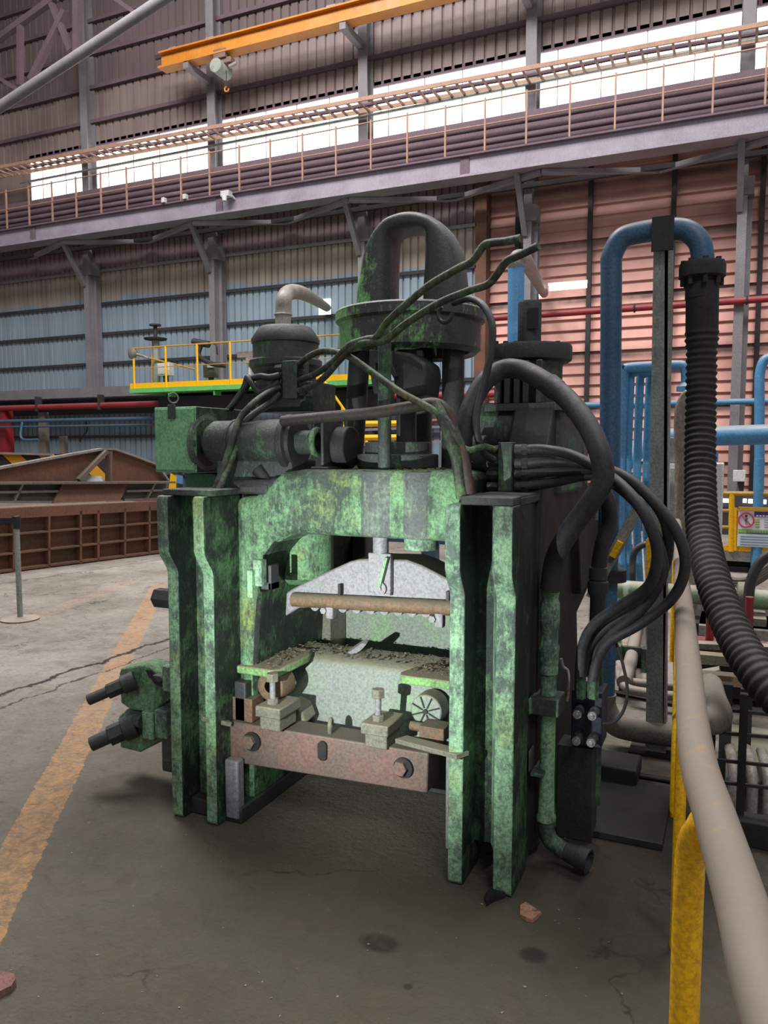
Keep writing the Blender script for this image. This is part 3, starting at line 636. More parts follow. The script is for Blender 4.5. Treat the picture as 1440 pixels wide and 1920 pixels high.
# scale debris on the crosshead
def crumbs(n, fx, name, mat, parent, smin, smax):
    m = MB()
    for _ in range(n):
        c = Vector(fx()); s_ = random.uniform(smin, smax)
        v = [c + Vector((random.uniform(-1, 1), random.uniform(-1, 1), random.uniform(-.1, .5))) * s_ for _ in range(4)]
        q = [m.b.verts.new(x) for x in v]
        for f in ((0, 1, 2), (0, 2, 3), (0, 3, 1), (1, 3, 2)): m.face([q[i] for i in f])
    return m.build(name, mat, parent)
o = crumbs(130, lambda: (random.uniform(-1.2, -.95), random.uniform(2.69, 3.1), 1.468), 'metal_scale', 'brown', PR, .006, .014); o['kind'] = 'stuff'
# --- guide posts (front channels)
def post(x0, x1, zb=0., cut=False):
    pr = [(2.50, zb + .015), (2.515, zb), (2.70, zb), (2.70, 1.36), (2.455, 1.36), (2.447, 1.34), (2.45, 1.14), (2.46, 1.115), (2.498, 1.06), (2.505, 1.04)]
    return MB().prism([(x0, a, b) for a, b in pr], (x1 - x0, 0, 0))
for x0, x1 in ((-2.11, -2.053), (-1.932, -1.878), (-.882, -.826), (-.716, -.647)):
    shade_sides(P(post(x0, x1), 'guide_post', 'green_edge', .006))
P(MB().box(-2.06, -1.925, 2.62, 2.74, .06, 1.36), 'channel_web', 'green')
P(MB().box(-.83, -.71, 2.64, 2.76, .11, 1.36), 'channel_web', 'grease_shade')
P(MB().prism([(-.765, 2.645, .11), (-.7165, 2.54, .11), (-.7165, 2.645, .11)], (0, 0, 1.03)), 'corner_gusset', 'green_edge')
P(MB().box(-2.105, -1.86, 2.48, 2.82, 1.36, 1.385), 'cap_plate', 'green_dark', .004)
P(MB().box(-.83, -.65, 2.462, 2.80, 1.36, 1.388).box(-.87, -.645, 2.56, 2.82, 1.355, 1.382), 'cap_plate', 'green_dark', .004)
P(MB().box(-.87, -.66, 2.70, 3.5, .08, 1.36), 'right_housing', 'green_black', .012)
P(MB().box(-2.10, -1.88, 2.72, 3.5, .08, 1.36), 'left_housing', 'green_black', .012)
# foot plates
P(MB().box(-2.09, -1.80, 2.56, 3.48, 0, .07), 'foot', 'green_black', .008); P(MB().box(-.87, -.66, 2.75, 3.48, 0, .09), 'foot', 'green_black', .008)
# dark side body on the right
sp = [(1000, 1600), (1014, 937), (1040, 760), (1092, 762), (1097, 900), (1118, 930), (1118, 1060), (1100, 1110), (1082, 1150), (1085, 1290), (1062, 1440), (1050, 1480)]
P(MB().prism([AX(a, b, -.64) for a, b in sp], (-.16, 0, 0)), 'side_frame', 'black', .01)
P(MB().prism([AX(a, b, -.60) for a, b in ((1085, 962), (1122, 975), (1122, 1062), (1090, 1115))], (-.06, 0, 0)), 'side_lug', 'black', .006)
# bulge + hexagon behind the left post
P(MB().lathe((-2.15, 2.85, .93), (1, 0, 0), [(.02, -.06), (.10, -.045), (.15, -.01), (.165, .04)], 32), 'round_cover', 'green')
p = A(315, 1122, 2.62); P(MB().cyl(p + V(-.06, 0, 0), p + V(.1, 0, 0), .045, n=6), 'hexagon_plug', 'green_black', .003)
# left wall pin/latch
la = MB(); p = A(478, 1085, 2.56)
lt = P(MB().box(p.x - .025, p.x + .0, 2.54, 2.58, p.z - .075, p.z + .035).box(p.x - .01, p.x + .03, 2.56, 2.60, p.z - .03, p.z + .075), 'latch', 'green_edge', .003)
P(MB().box(p.x + .0, p.x + .05, 2.60, 2.66, p.z - .05, p.z - .02).box(p.x + .035, p.x + .05, 2.60, 2.66, p.z - .05, p.z + .05), 'latch_block', 'green_black', .003, lt)
# --- dark columns behind
for px, w_ in ((640, .07), (668, .05)):
    p = A(px, 1030, 3.5); P(MB().box(p.x - w_, p.x + w_, 3.5, 3.62, .3, 1.4), 'rear_post', 'green_black', .006)
p = A(595, 1040, 3.1); P(MB().lathe((p.x - .02, 3.0, .95), (0, 0, 1), [(.10, 0), (.14, .03), (.14, .4)], 32), 'corner_boss', 'green')
# --- back plate and block
a = A(620, 1140, 3.42); b = A(845, 1240, 3.42)
P(MB().box(a.x, -.9, 3.42, 3.52, .30, .80), 'back_plate', 'die', .006)
a = A(598, 1195, 3.25); b = A(619, 1145, 3.25)
P(MB().box(a.x, b.x, 3.25, 3.42, .55, .76), 'stop_block', 'dusty_iron', .006)
P(MB().box(-1.80, -.87, 3.05, 3.42, .05, .42), 'bed', 'green_black', .01)
# --- lower die: gently slanted front face
zt_ = A(700, 1232, 3.0).z
fp = [(-1.86, .36), (-1.86, .635), (-.87, .645), (-.87, .34)]
die = P(MB().prism([(-1.80, 2.88, .33), (-1.80, 2.93, .615), (-1.80, 2.96, .635), (-1.80, 3.12, .645), (-1.80, 3.12, .33)], (.93, 0, 0)), 'lower_die', 'die', .012)
o = crumbs(420, lambda: (random.uniform(-1.85, -.88), random.uniform(2.93, 3.11), .643 + random.uniform(-.003, .006)), 'sawdust_crust', 'paper', die, .006, .016); o['kind'] = 'stuff'
P(MB().prism([A(652, 1224, 3.0), A(662, 1228, 3.0), A(676, 1220, 3.0), A(687, 1208, 3.0), A(679, 1206, 3.0), A(668, 1213, 3.0)], (0, .02, .012)), 'strap_scrap', 'ram', 0, die)
# shoulder plates
a = A(420, 1232, 2.66); b = A(508, 1240, 2.66)
sh = P(MB().prism([(-1.872, 2.64, .607), (-1.69, 2.64, .607), (-1.675, 2.66, .607), (-1.66, 2.88, .615), (-1.69, 2.97, .617), (-1.80, 2.97, .617), (-1.872, 2.74, .612)], (0, 0, .035)), 'shoulder_plate', 'shoulder', .008)
o = crumbs(160, lambda: (random.uniform(-1.86, -1.69), random.uniform(2.66, 2.96), .650), 'sawdust_crust', 'paper', sh, .006, .016); o['kind'] = 'stuff'
a = A(750, 1275, 2.72)
sh = P(MB().prism([(-1.195, 2.80, .605), (-.99, 2.80, .605), (-.90, 2.83, .61), (-.88, 2.96, .618), (-1.15, 2.96, .618), (-1.205, 2.83, .61)], (0, 0, .035)), 'shoulder_plate', 'shoulder', .006)
o = crumbs(160, lambda: (random.uniform(-1.17, -.89), random.uniform(2.83, 2.95), .65 + random.uniform(0, .006)), 'sawdust_crust', 'paper', sh, .005, .014); o['kind'] = 'stuff'
# left rear drum + leg
p = A(506, 1288, 2.665)
dr = P(MB().lathe((p.x, 2.665, p.z), (0, 1, 0), [(.026, .0), (.060, 0), (.065, .008), (.065, .1), (.026, .1)], 36, False), 'ring_disc', 'rust_block', .003)
p2 = A(805, 1328, 2.84)
sd = P(MB().lathe((p2.x, 2.80, p2.z), (0, 1, 0), [(.005, 0), (.060, 0), (.066, .006), (.066, .09), (.005, .09)], 36), 'slotted_disc', 'die', .003)
sl = MB()
for k in range(8):
    an = k * math.pi / 4 + .35; d = V(math.cos(an), 0, math.sin(an)); sl.bar(V(p2.x, 2.797, p2.z) + d * .014, V(p2.x, 2.797, p2.z) + d * .061, .005, .006, up=(0, 1, 0))
sl.cyl((p2.x, 2.79, p2.z), (p2.x, 2.80, p2.z), .010, n=16)
P(sl, 'slots', 'black', 0, sd)
P(MB().bar(A(475, 1250, 2.78), A(462, 1318, 2.74), .045, .05), 'strut', 'dusty_iron', .004)
P(MB().box(-1.87, -1.815, 2.62, 2.72, .40, .58), 'side_filler', 'green_black', .006)
# rusty blocks
for q0, q1, yy in (((436, 1345), (472, 1312), 2.62), ((785, 1405), (832, 1368), 2.70)):
    a = A(*q0, yy); b = A(*q1, yy); P(MB().box(a.x, b.x, yy, yy + .09, a.z - .01, b.z), 'rusty_block', 'rust_block', .003)
a = A(770, 1360, 2.76); P(MB().cyl(a, a + V(.08, 0, 0), .018, n=16), 'stub_pin', 'rust_block')
# clamp bolts
def clamp(px, pyh, pyb, Y, wpx):
    top = A(px, pyh, Y); bot = A(px, pyb, Y); x = top.x
    w_ = .052
    zb = bot.z; h = .045
    blk = P(MB().box(x - w_ - .002, x + w_ + .01, Y - .05, Y + .12, zb, zb + h), 'clamp_block', 'dusty_iron', .006)
    P(MB().box(x - w_ + .01, x + w_, Y - .035, Y + .10, zb - .055, zb), 'clamp_foot', 'dusty_iron', .006, blk)
    P(MB().cyl((x, Y, zb + h), (x, Y, top.z), .0125, n=16), 'bolt_shank', 'ram', 0, blk)
    P(MB().cyl((x, Y, top.z - .012), (x, Y, top.z + .022), .027, n=6), 'bolt_head', 'dusty_iron', .003, blk)
    P(MB().cyl((x, Y, zb + h), (x, Y, zb + h + .024), .025, n=6), 'lock_nut', 'dusty_iron', .003, blk)
    return blk
clamp(511, 1272, 1340, 2.61, 50); clamp(709, 1302, 1372, 2.68, 50)
a = A(555, 1330, 2.78); P(MB().prism([(a.x - .05, 2.76, a.z - .05), (a.x + .06, 2.76, a.z - .05), (a.x + .03, 2.76, a.z + .01), (a.x - .03, 2.76, a.z + .03)], (0, .1, .01)), 'wedge_block', 'dusty_iron', .01)
# --- lower front beam (slightly skewed)
bm = [A(426, 1352, 2.60), A(803, 1413, 2.68), A(801, 1488, 2.68), A(427, 1428, 2.60)]
lb = P(MB().prism(bm, (0, .13, .0)), 'front_beam', 'rust_bar', .006)
for px, py, yy in ((469, 1390, 2.605), (752, 1439, 2.665)):
    p = A(px, py, yy)
    P(MB().cyl(p + V(0, .01, 0), p + V(0, -.022, 0), .03, n=6), 'hex_bolt', 'rust_bar', .002, lb)
    P(MB().cyl(p + V(0.008, .012, 0), p + V(0.008, -.004, 0), .04, n=28), 'washer', 'black', 0, lb)
p = A(604, 1408, 2.632)
P(MB().prism([p + V(x_ * .02, -.003, z_) for x_, z_ in [(math.cos(a), math.sin(a) * .02 + (.02 if math.sin(a) >= 0 else -.02)) for a in [k * math.pi / 10 for k in range(20)]]], (0, .01, 0)), 'lifting_slot', 'black', 0, lb)
p = A(620, 1362, 2.70); P(MB().torus(p + V(0, 0, .0), (1, .35, 0), .028, .009), 'eye_ring', 'dusty_iron', 0, lb)
a = A(378, 1346, 2.49); b = A(432, 1357, 2.58); P(MB().bar(a, b, .03, .018), 'tie_bar', 'dusty_iron', .002, lb)
a = A(752, 1386, 2.66); b = A(868, 1416, 2.50); P(MB().bar(a, b, .06, .018), 'tie_bar', 'dusty_iron', .002, lb)
P(MB().box(-1.875, -1.81, 2.55, 2.60, .02, .27), 'leg_plate', 'ram', .008); P(MB().box(-.97, -.885, 2.72, 2.82, 0, .44), 'leg_plate', 'ram', .008)
# --- upper die / ram beam
ud = [(536, 1112), (548, 1104), (600, 1078), (655, 1053), (672, 1049), (690, 1048), (762, 1050), (790, 1060), (840, 1086), (866, 1100), (866, 1136), (560, 1140), (534, 1156)]
UY = 2.82
ram = P(MB().prism([A(a, b, UY) for a, b in ud], (0, .20, 0)), 'ram_beam', 'ram', .008)
rb = MB().cyl(A(550, 1124, UY - .02), A(862, 1141, UY - .02), .030, n=20); P(rb, 'round_bar', 'rust_block', 0, ram)
tm = MB()
for k in range(10):
    px = 590 + k * 26; p = A(px, 1137 + (px - 590) * .055, UY + .01); tm.cyl(p, p + V(0, .09, 0), .020, n=14)
P(tm, 'scalloped_edge', 'ram', 0, ram)
a = A(690, 1036, UY - .03); b = A(732, 1114, UY - .03)
cr = P(MB().box(a.x, b.x, UY - .03, UY, b.z, a.z), 'rod_clevis', 'ram', .004, ram)
p = A(712, 1104, UY - .045); P(MB().cyl(p, p + V(0, .03, 0), .026, n=24).cyl(p + V(0, -.008, 0), p, .008, n=12), 'pivot_washer', 'ram', 0, ram)
P(MB().bar(A(712, 1100, UY - .045), A(726, 1045, UY - .045), .012, .022, up=(0, 1, 0)), 'link', 'green_edge', 0, ram)
P(MB().bar(A(733.5, 1050, UY - .012), A(733.5, 1116, UY - .012), .008, .008, up=(0, 1, 0)), 'split_joint', 'black', 0, ram)
for px, py in ((640, 1104), (842, 1118)): p = A(px, py, UY - .01); P(MB().box(p.x - .006, p.x + .006, UY - .03, UY, p.z - .022, p.z + .022), 'split_pin', 'black', 0, ram)
for px, py in ((610, 1146), (815, 1162)):
    p = A(px, py, UY - .05); lg = P(MB().box(p.x - .006, p.x + .028, UY - .04, UY, p.z - .035, p.z + .05), 'hanging_lug', 'ram', .006, ram)
    P(MB().cyl(p + V(-.012, 0, .0), p + V(-.012, .05, 0), .014, n=6), 'lug_bolt', 'ram', 0, ram)
P(MB().cyl(A(714, 900, 2.82) * 1, A(714, 1040, 2.82), .032, n=24), 'piston_rod', 'ram')
# --- front rod + centre stack
p = A(721, 870, 2.74)
P(MB().cyl((p.x, 2.74, 1.47), (p.x, 2.74, A(721, 640, 2.74).z), .026, n=20), 'front_rod', 'green_dark')
c_ = A(746, 860, 2.98); CX, CY = c_.x, 2.98
P(MB().lathe((CX, CY, 1.465), (0, 0, 1), [(.165, 0), (.17, .006), (.17, .056), (.165, .06), (.138, .06), (.138, .105), (.134, .11), (.01, .11)], 44), 'stuffing_box', 'green_dark', .002)
p = A(762, 800, 2.98); P(MB().cyl((p.x, 2.98, 1.56), (p.x, 2.98, 1.95), .042, n=24), 'piston_rod', 'green_black')
# yoke block under the dome
a = A(727, 745, 2.85); b = A(797, 660, 2.85)
yk = P(MB().prism([A(697, 655, 2.85), A(738, 657, 2.85), A(770, 662, 2.85), A(796, 680, 2.85), A(799, 700, 2.85), A(794, 742, 2.85), A(742, 748, 2.85), A(735, 700, 2.85), A(726, 680, 2.85), A(700, 680, 2.85)], (0, .18, 0)), 'yoke', 'green_black', .012)
P(MB().prism([A(692, 655, 2.82), A(735, 658, 2.82), A(735, 682, 2.82), A(744, 705, 2.82), A(738, 710, 2.82), A(722, 682, 2.82), A(704, 680, 2.82), A(704, 700, 2.82), A(712, 740, 2.82), A(700, 738, 2.82), A(692, 690, 2.82)], (0, .06, 0)), 'clevis', 'green_black', .004, yk)
P(MB().cyl(A(722, 600, 2.9), A(722, 660, 2.9), .038, n=20), 'upper_rod', 'green_black')
# columns
P(MB().cyl(A(660, 872, 3.08), A(675, 660, 3.12), .047, n=24), 'dome_column', 'green_black')
P(MB().cyl(A(848, 900, 3.08), A(850, 655, 3.12), .047, n=24), 'dome_column', 'green_black')
P(MB().cyl((-1.35, 3.42, 1.3), (-1.35, 3.42, 2.0), .05, n=20), 'dome_column', 'green_black')
# ring drum (open below)
rc = A(769, 600, 3.16); RX = rc.x; RY = 3.16; R_ = .312
zt2 = 2.135
rg = P(MB().lathe((RX, RY, 0), (0, 0, 1), [(R_ * .90, zt2 + .006), (R_ + .004, zt2), (R_ + .012, zt2 - .008), (R_ + .012, zt2 - .045), (R_ - .004, zt2 - .055), (R_ - .006, zt2 - .165), (R_ - .03, zt2 - .185), (R_ - .05, zt2 - .17), (R_ - .05, zt2 - .03), (.01, zt2 - .03)], 56, False), 'dome_ring', 'dome', 0)
P(MB().lathe((RX, RY, 0), (0, 0, 1), [(.01, zt2 + .012), (R_ * .6, zt2 + .012), (R_ * .92, zt2 + .004)], 56, False), 'ring_lid', 'dome', 0, rg)
p = A(835, 588, RY - .30); P(MB().torus(p, (.3, 1, 0), .033, .008, a0=0, a1=4.2), 'lifting_eye', 'green_black', 0, rg)
# arch with a slot: elliptical section between outer and inner outlines
AY = RY
outer = [(676, 600), (678, 560), (684, 520), (692, 480), (706, 448), (730, 420), (752, 408), (775, 403), (800, 405), (825, 416), (846, 436), (860, 462), (868, 492), (873, 530), (877, 570), (880, 605)]
inner = [(740, 600), (741, 560), (741, 520), (742, 480), (742, 460), (744, 446), (756, 440), (776, 437), (792, 437), (805, 440), (807, 446), (806, 470), (804, 500), (801, 530), (799, 570), (797, 605)]
so = spline([A(a, b, AY) for a, b in outer], 4); si = spline([A(a, b, AY) for a, b in inner], 4)
rings = []
for a, b in zip(so, si):
    mid = (a + b) / 2; h = (a - b) / 2
    rings.append([mid + h * math.copysign(abs(math.cos(t_)) ** .8, math.cos(t_)) + V(0, .105 * math.copysign(abs(math.sin(t_)) ** .7, math.sin(t_)), 0) for t_ in [2 * math.pi * j / 20 for j in range(20)]])
P(MB().loft(rings), 'dome_arch', 'dome')
# --- electric cabinet (green box) on the left
a = A(292, 885, 2.72); b = A(367, 762, 2.72)
bx = P(MB().box(a.x, b.x, 2.72, 3.15, a.z, b.z), 'cabinet', 'box_green', .004); shade_sides(bx)  # cabinet sides darkened too, shade put into their colour
P(MB().box(a.x + .008, b.x - .008, 2.712, 2.72, a.z + .01, b.z - .008), 'cabinet_door', 'box_green', .002, bx)
P(MB().prism([A(345, 888, 2.85), A(400, 888, 2.85), A(406, 893, 2.85), A(404, 926, 2.85), A(352, 926, 2.85)], (0, .3, 0)), 'cabinet_bracket', 'clean_green', .003)
p = A(325, 746, 2.74); P(MB().torus(p, (1, -.6, 0), .022, .003), 'lifting_ring', 'galv', 0, bx)
p = A(323, 772, 2.71); P(MB().box(p.x - .018, p.x + .018, 2.70, 2.712, p.z - .03, p.z + .03), 'door_hasp', 'green_dark', .002, bx)
# --- horizontal motor
mc = A(465, 830, 2.80); y0, z0 = 2.80, mc.z
def MX(px): return A(px, 830, 2.80).x
mt = P(MB().lathe((0, y0, z0), (1, 0, 0), [(.03, MX(398)), (.080, MX(399)), (.095, MX(408)), (.095, MX(500)), (.098, MX(505)), (.098, MX(540)), (.03, MX(541))], 40), 'motor_body', 'green_dark', .002)
P(MB().lathe((0, y0, z0), (1, 0, 0), [(.102, MX(383)), (.122, MX(383)), (.124, MX(385)), (.124, MX(390)), (.102, MX(390)), (.102, MX(383))], 44, False), 'flange', 'boss', 0, mt)
m = MB()
for k in range(8):
    an = k * math.pi / 4; d = V(0, math.cos(an), math.sin(an)); m.bar(V(MX(387), y0, z0) + d * .04, V(MX(387), y0, z0) + d * .112, .02, .012, up=(1, 0, 0))
m.cyl((MX(384), y0, z0), (MX(400), y0, z0), .05, n=28); P(m, 'flange_spokes', 'green_dark', 0, mt)
P(MB().lathe((0, y0, z0), (1, 0, 0), [(.03, MX(541)), (.115, MX(541)), (.118, MX(545)), (.118, MX(553)), (.10, MX(556)), (.10, MX(562)), (.03, MX(563))], 40), 'end_flange', 'green_black', .001, mt)
P(MB().cyl((MX(560), y0, z0), (MX(592), y0, z0), .05, n=28).cyl((MX(560), y0 - .03, z0 + .02), (MX(588), y0 - .03, z0 + .02), .02, n=14), 'shaft', 'green_dark', 0, mt)
P(MB().torus((MX(595), y0, z0), (1, 0, 0), .05, .014), 'coupling_ring', 'green', 0, mt)
P(MB().torus((MX(445), y0, z0), (1, 0, 0), .094, .008), 'band', 'green_black', 0, mt)
P(MB().box(MX(420), MX(560), 2.74, 2.95, 1.36, z0 - .07), 'motor_saddle', 'green_dark', .01)
P(MB().box(MX(612), MX(617), 2.75, 2.93, 1.466, A(615, 785, 2.9).z).box(MX(600), MX(632), 2.72, 2.95, 1.462, 1.475), 'bearing_bracket', 'green_dark', .004)
P(MB().cyl((MX(622), 2.86, z0 - .02), (MX(648), 2.86, z0 - .02), .085, n=28), 'hub', 'black', .006)
# black lumps below the motor
P(MB().cyl(A(440, 912, 2.70), A(512, 912, 2.70), .030, n=18).cyl(A(512, 912, 2.70), A(540, 908, 2.70), .034, n=18), 'cross_pipe', 'green_black', .003)
P(MB().cyl(A(483, 880, 2.74), A(505, 905, 2.74), .03, .02, n=14), 'elbow', 'black', .003)
P(MB().box(-1.86, -1.72, 2.66, 2.9, 1.36, 1.40), 'saddle_plate', 'green_black', .01)
# --- vertical motor with cap
vc = A(536, 690, 3.12); vx, vy = vc.x, 3.12
z_ = lambda py: A(536, py, 3.12).z
vm = P(MB().lathe((vx, vy, 0), (0, 0, 1), [(.14, z_(770)), (.14, z_(705)), (.15, z_(700)), (.158, z_(694)), (.158, z_(686)), (.15, z_(680)), (.152, z_(640))], 44), 'vertical_motor', 'green_dark', .002)
P(MB().lathe((vx, vy, 0), (0, 0, 1), [(.157, z_(645)), (.158, z_(638)), (.125, z_(617)), (.115, z_(614)), (.01, z_(613))], 44), 'motor_cap', 'green_black', 0, vm)
P(MB().lathe((vx, vy, 0), (0, 0, 1), [(.16, z_(692)), (.168, z_(688)), (.168, z_(678)), (.16, z_(675))], 44), 'collar', 'green_dark', 0, vm)
P(MB().box(A(484, 770, 2.98).x, A(586, 770, 2.98).x, 2.98, 3.2, z_(775), z_(722)), 'motor_pedestal', 'green_dark', .006)
a = A(529, 748, 2.92); b = A(556, 675, 2.92)
mb = P(MB().box(a.x, b.x, 2.92, 3.03, a.z, b.z), 'hose_manifold', 'green_dark', .004)
for k in range(4):
    p = A(562, 684 + k * 17, 2.95); P(MB().cyl(p + V(-.02, 0, 0), p + V(.025, 0, 0), .018, n=6), 'hose_fitting', 'green_dark', .001, mb)
    p = A(523, 690 + k * 14, 2.94); P(MB().cyl(p + V(-.015, 0, 0), p + V(.02, 0, 0), .016, n=6), 'hose_fitting', 'green_dark', .001, mb)
# --- hoses upper left
def hose(pts, r, mat='hose', name='hose', n=12, k=6): return P(MB().tube([A(*q) for q in pts], r, n, k), name, mat)
hose([(524, 738, 2.92), (505, 757, 2.88), (478, 775, 2.80), (455, 798, 2.76), (444, 835, 2.72), (425, 885, 2.66), (407, 926, 2.60)], .015, 'hose_green')
hose([(524, 726, 2.92), (500, 738, 2.86), (474, 757, 2.78), (450, 785, 2.74), (438, 820, 2.70), (418, 880, 2.66), (400, 925, 2.62)], .014, 'hose_green')
hose([(524, 704, 2.92), (505, 708, 2.90), (488, 706, 2.90), (470, 712, 2.92), (462, 725, 2.92), (445, 752, 2.95), (425, 772, 3.0)], .015)
hose([(524, 716, 2.92), (500, 732, 2.9), (485, 736, 2.9), (472, 718, 2.9), (464, 708, 2.92), (456, 730, 2.94), (432, 765, 3.0)], .014)
hose([(524, 700, 2.93), (505, 732, 2.95), (490, 742, 2.96), (480, 740, 2.96)], .013, 'hose_green')
hose([(530, 790, 2.70), (600, 783, 2.68), (700, 774, 2.64), (770, 763, 2.62), (815, 757, 2.62), (836, 772, 2.62), (850, 808, 2.62), (866, 850, 2.60), (874, 890, 2.60), (882, 936, 2.62)], .022, 'hose_red', n=14)
hose([(818, 757, 2.60), (832, 790, 2.58), (846, 830, 2.58), (858, 870, 2.58), (866, 934, 2.60)], .021, 'hose_green')
hose([(562, 682, 2.93), (580, 668, 2.86), (605, 658, 2.82), (632, 660, 2.76), (660, 672, 2.70), (700, 700, 2.64), (750, 735, 2.60), (800, 762, 2.58), (835, 785, 2.58), (856, 820, 2.58), (862, 835, 2.60), (880, 845, 2.62), (905, 838, 2.70), (925, 843, 2.78)], .0135, 'hose_green')
hose([(562, 712, 2.93), (590, 702, 2.85), (625, 678, 2.75), (655, 648, 2.68), (688, 636, 2.64), (706, 632, 2.62), (725, 605, 2.60), (760, 572, 2.56), (805, 535, 2.54), (860, 503, 2.52), (885, 490, 2.50), (905, 463, 2.50), (918, 456, 2.49), (945, 453, 2.48), (977, 447, 2.46)], .0135, 'hose_green', n=12)
hose([(562, 732, 2.93), (600, 715, 2.83), (640, 672, 2.72), (665, 648, 2.67), (690, 642, 2.63), (722, 638, 2.62), (760, 608, 2.60), (820, 570, 2.58), (880, 545, 2.56), (915, 533, 2.56), (935, 510, 2.54), (950, 490, 2.52), (975, 478, 2.52), (1010, 461, 2.50)], .0135, 'hose_green', n=12)
hose([(850, 568, 2.90), (880, 560, 2.86), (905, 572, 2.80), (922, 605, 2.76), (922, 650, 2.74), (912, 700, 2.72), (900, 745, 2.70), (893, 785, 2.68), (896, 820, 2.68), (908, 850, 2.72), (925, 862, 2.78)], .0135, 'hose')
hose([(865, 880, 2.70), (868, 820, 2.70), (880, 770, 2.72), (905, 720, 2.76), (940, 694, 2.80), (975, 693, 2.80), (1015, 712, 2.76), (1060, 745, 2.72), (1100, 795, 2.66), (1125, 850, 2.62), (1130, 900, 2.62), (1105, 945, 2.64), (1065, 1000, 2.70), (1040, 1050, 2.76), (1031, 1105, 2.78)], .036, 'hose', 'delivery_hose', 18, 8)
P(MB().cyl(A(1028, 719, 2.755), A(1045, 733, 2.74), .0395, n=20), 'hose_cuff', 'hose', .002)
hose([(1125, 915, 3.0), (1140, 940, 3.05), (1142, 980, 3.1), (1130, 1020, 3.1), (1122, 1070, 3.1), (1122, 1110, 3.1)], .03, 'hose', 'return_hose', 16)
m = MB(); c0 = A(1122, 1062, 3.1)
m.lathe((c0.x, 3.1, 0), (0, 0, 1), [(.028, c0.z), (.036, c0.z - .005), (.036, c0.z - .05), (.028, c0.z - .052), (.04, c0.z - .06), (.04, c0.z - .10), (.03, c0.z - .12), (.03, c0.z - .35), (.028, .12)], 24)
P(m, 'return_coupling', 'green_dark')
# --- right top assembly
zz = lambda py, Y=3.2: A(1000, py, Y).z
c_ = A(995, 660, 3.2); rx = c_.x
P(MB().lathe((rx, 3.2, 0), (0, 0, 1), [(.13, zz(762)), (.13, zz(690)), (.135, zz(682))], 40), 'gear_housing', 'green_dark')
P(MB().lathe((rx, 3.2, 0), (0, 0, 1), [(.15, zz(682)), (.165, zz(678)), (.168, zz(674)), (.168, zz(654)), (.164, zz(649)), (.01, zz(648))], 48), 'flange_disc', 'green_black')
ft = P(MB().lathe((A(993, 600, 3.2).x, 3.2, 0), (0, 0, 1), [(.048, zz(650)), (.048, zz(570)), (.044, zz(565)), (.01, zz(564))], 32), 'top_tube', 'green_black')
p = A(1000, 595, 3.15); P(MB().box(p.x - .022, p.x + .022, 3.145, 3.16, zz(620), zz(582)), 'tube_slot', 'black', 0, ft)
m = MB()
for px in (930, 948, 968, 1045): p = A(px, 648, 3.12); m.cyl((p.x, 3.12, p.z - .01), (p.x, 3.12, p.z + .018), .011, n=6)
P(m, 'flange_bolts', 'black', .001)
m = MB()
for px in (932, 950, 968, 985, 1010): p = A(px, 720, 3.02); m.box(p.x - .012, p.x + .012, 3.02, 3.2, zz(760), zz(684))
P(m, 'ribs', 'green_black', .003)
P(MB().box(A(908, 765, 3.02).x, A(1058, 765, 3.02).x, 3.02, 3.4, zz(774), zz(760)), 'base_flange', 'green_dark', .003)
bz = A(975, 818, 3.15).z
br = P(MB().lathe((0, 3.15, bz), (1, 0, 0), [(.01, A(893, 818, 3.15).x), (.13, A(893, 818, 3.15).x), (.14, A(897, 818, 3.15).x), (.14, A(1046, 818, 3.15).x), (.13, A(1050, 818, 3.15).x), (.01, A(1051, 818, 3.15).x)], 48), 'barrel', 'green_dark')
P(MB().box(A(1040, 815, 3.3).x, A(1075, 815, 3.3).x, 3.05, 3.55, zz(925), zz(768)), 'end_housing', 'green_dark', .02)
P(MB().box(A(885, 900, 3.1).x, A(1040, 900, 3.1).x, 2.95, 3.4, 1.36, bz - .05), 'barrel_saddle', 'green_black', .02)
P(MB().cyl(A(880, 850, 2.9), A(912, 850, 2.9), .07, n=24), 'valve_boss', 'green_black', .004)
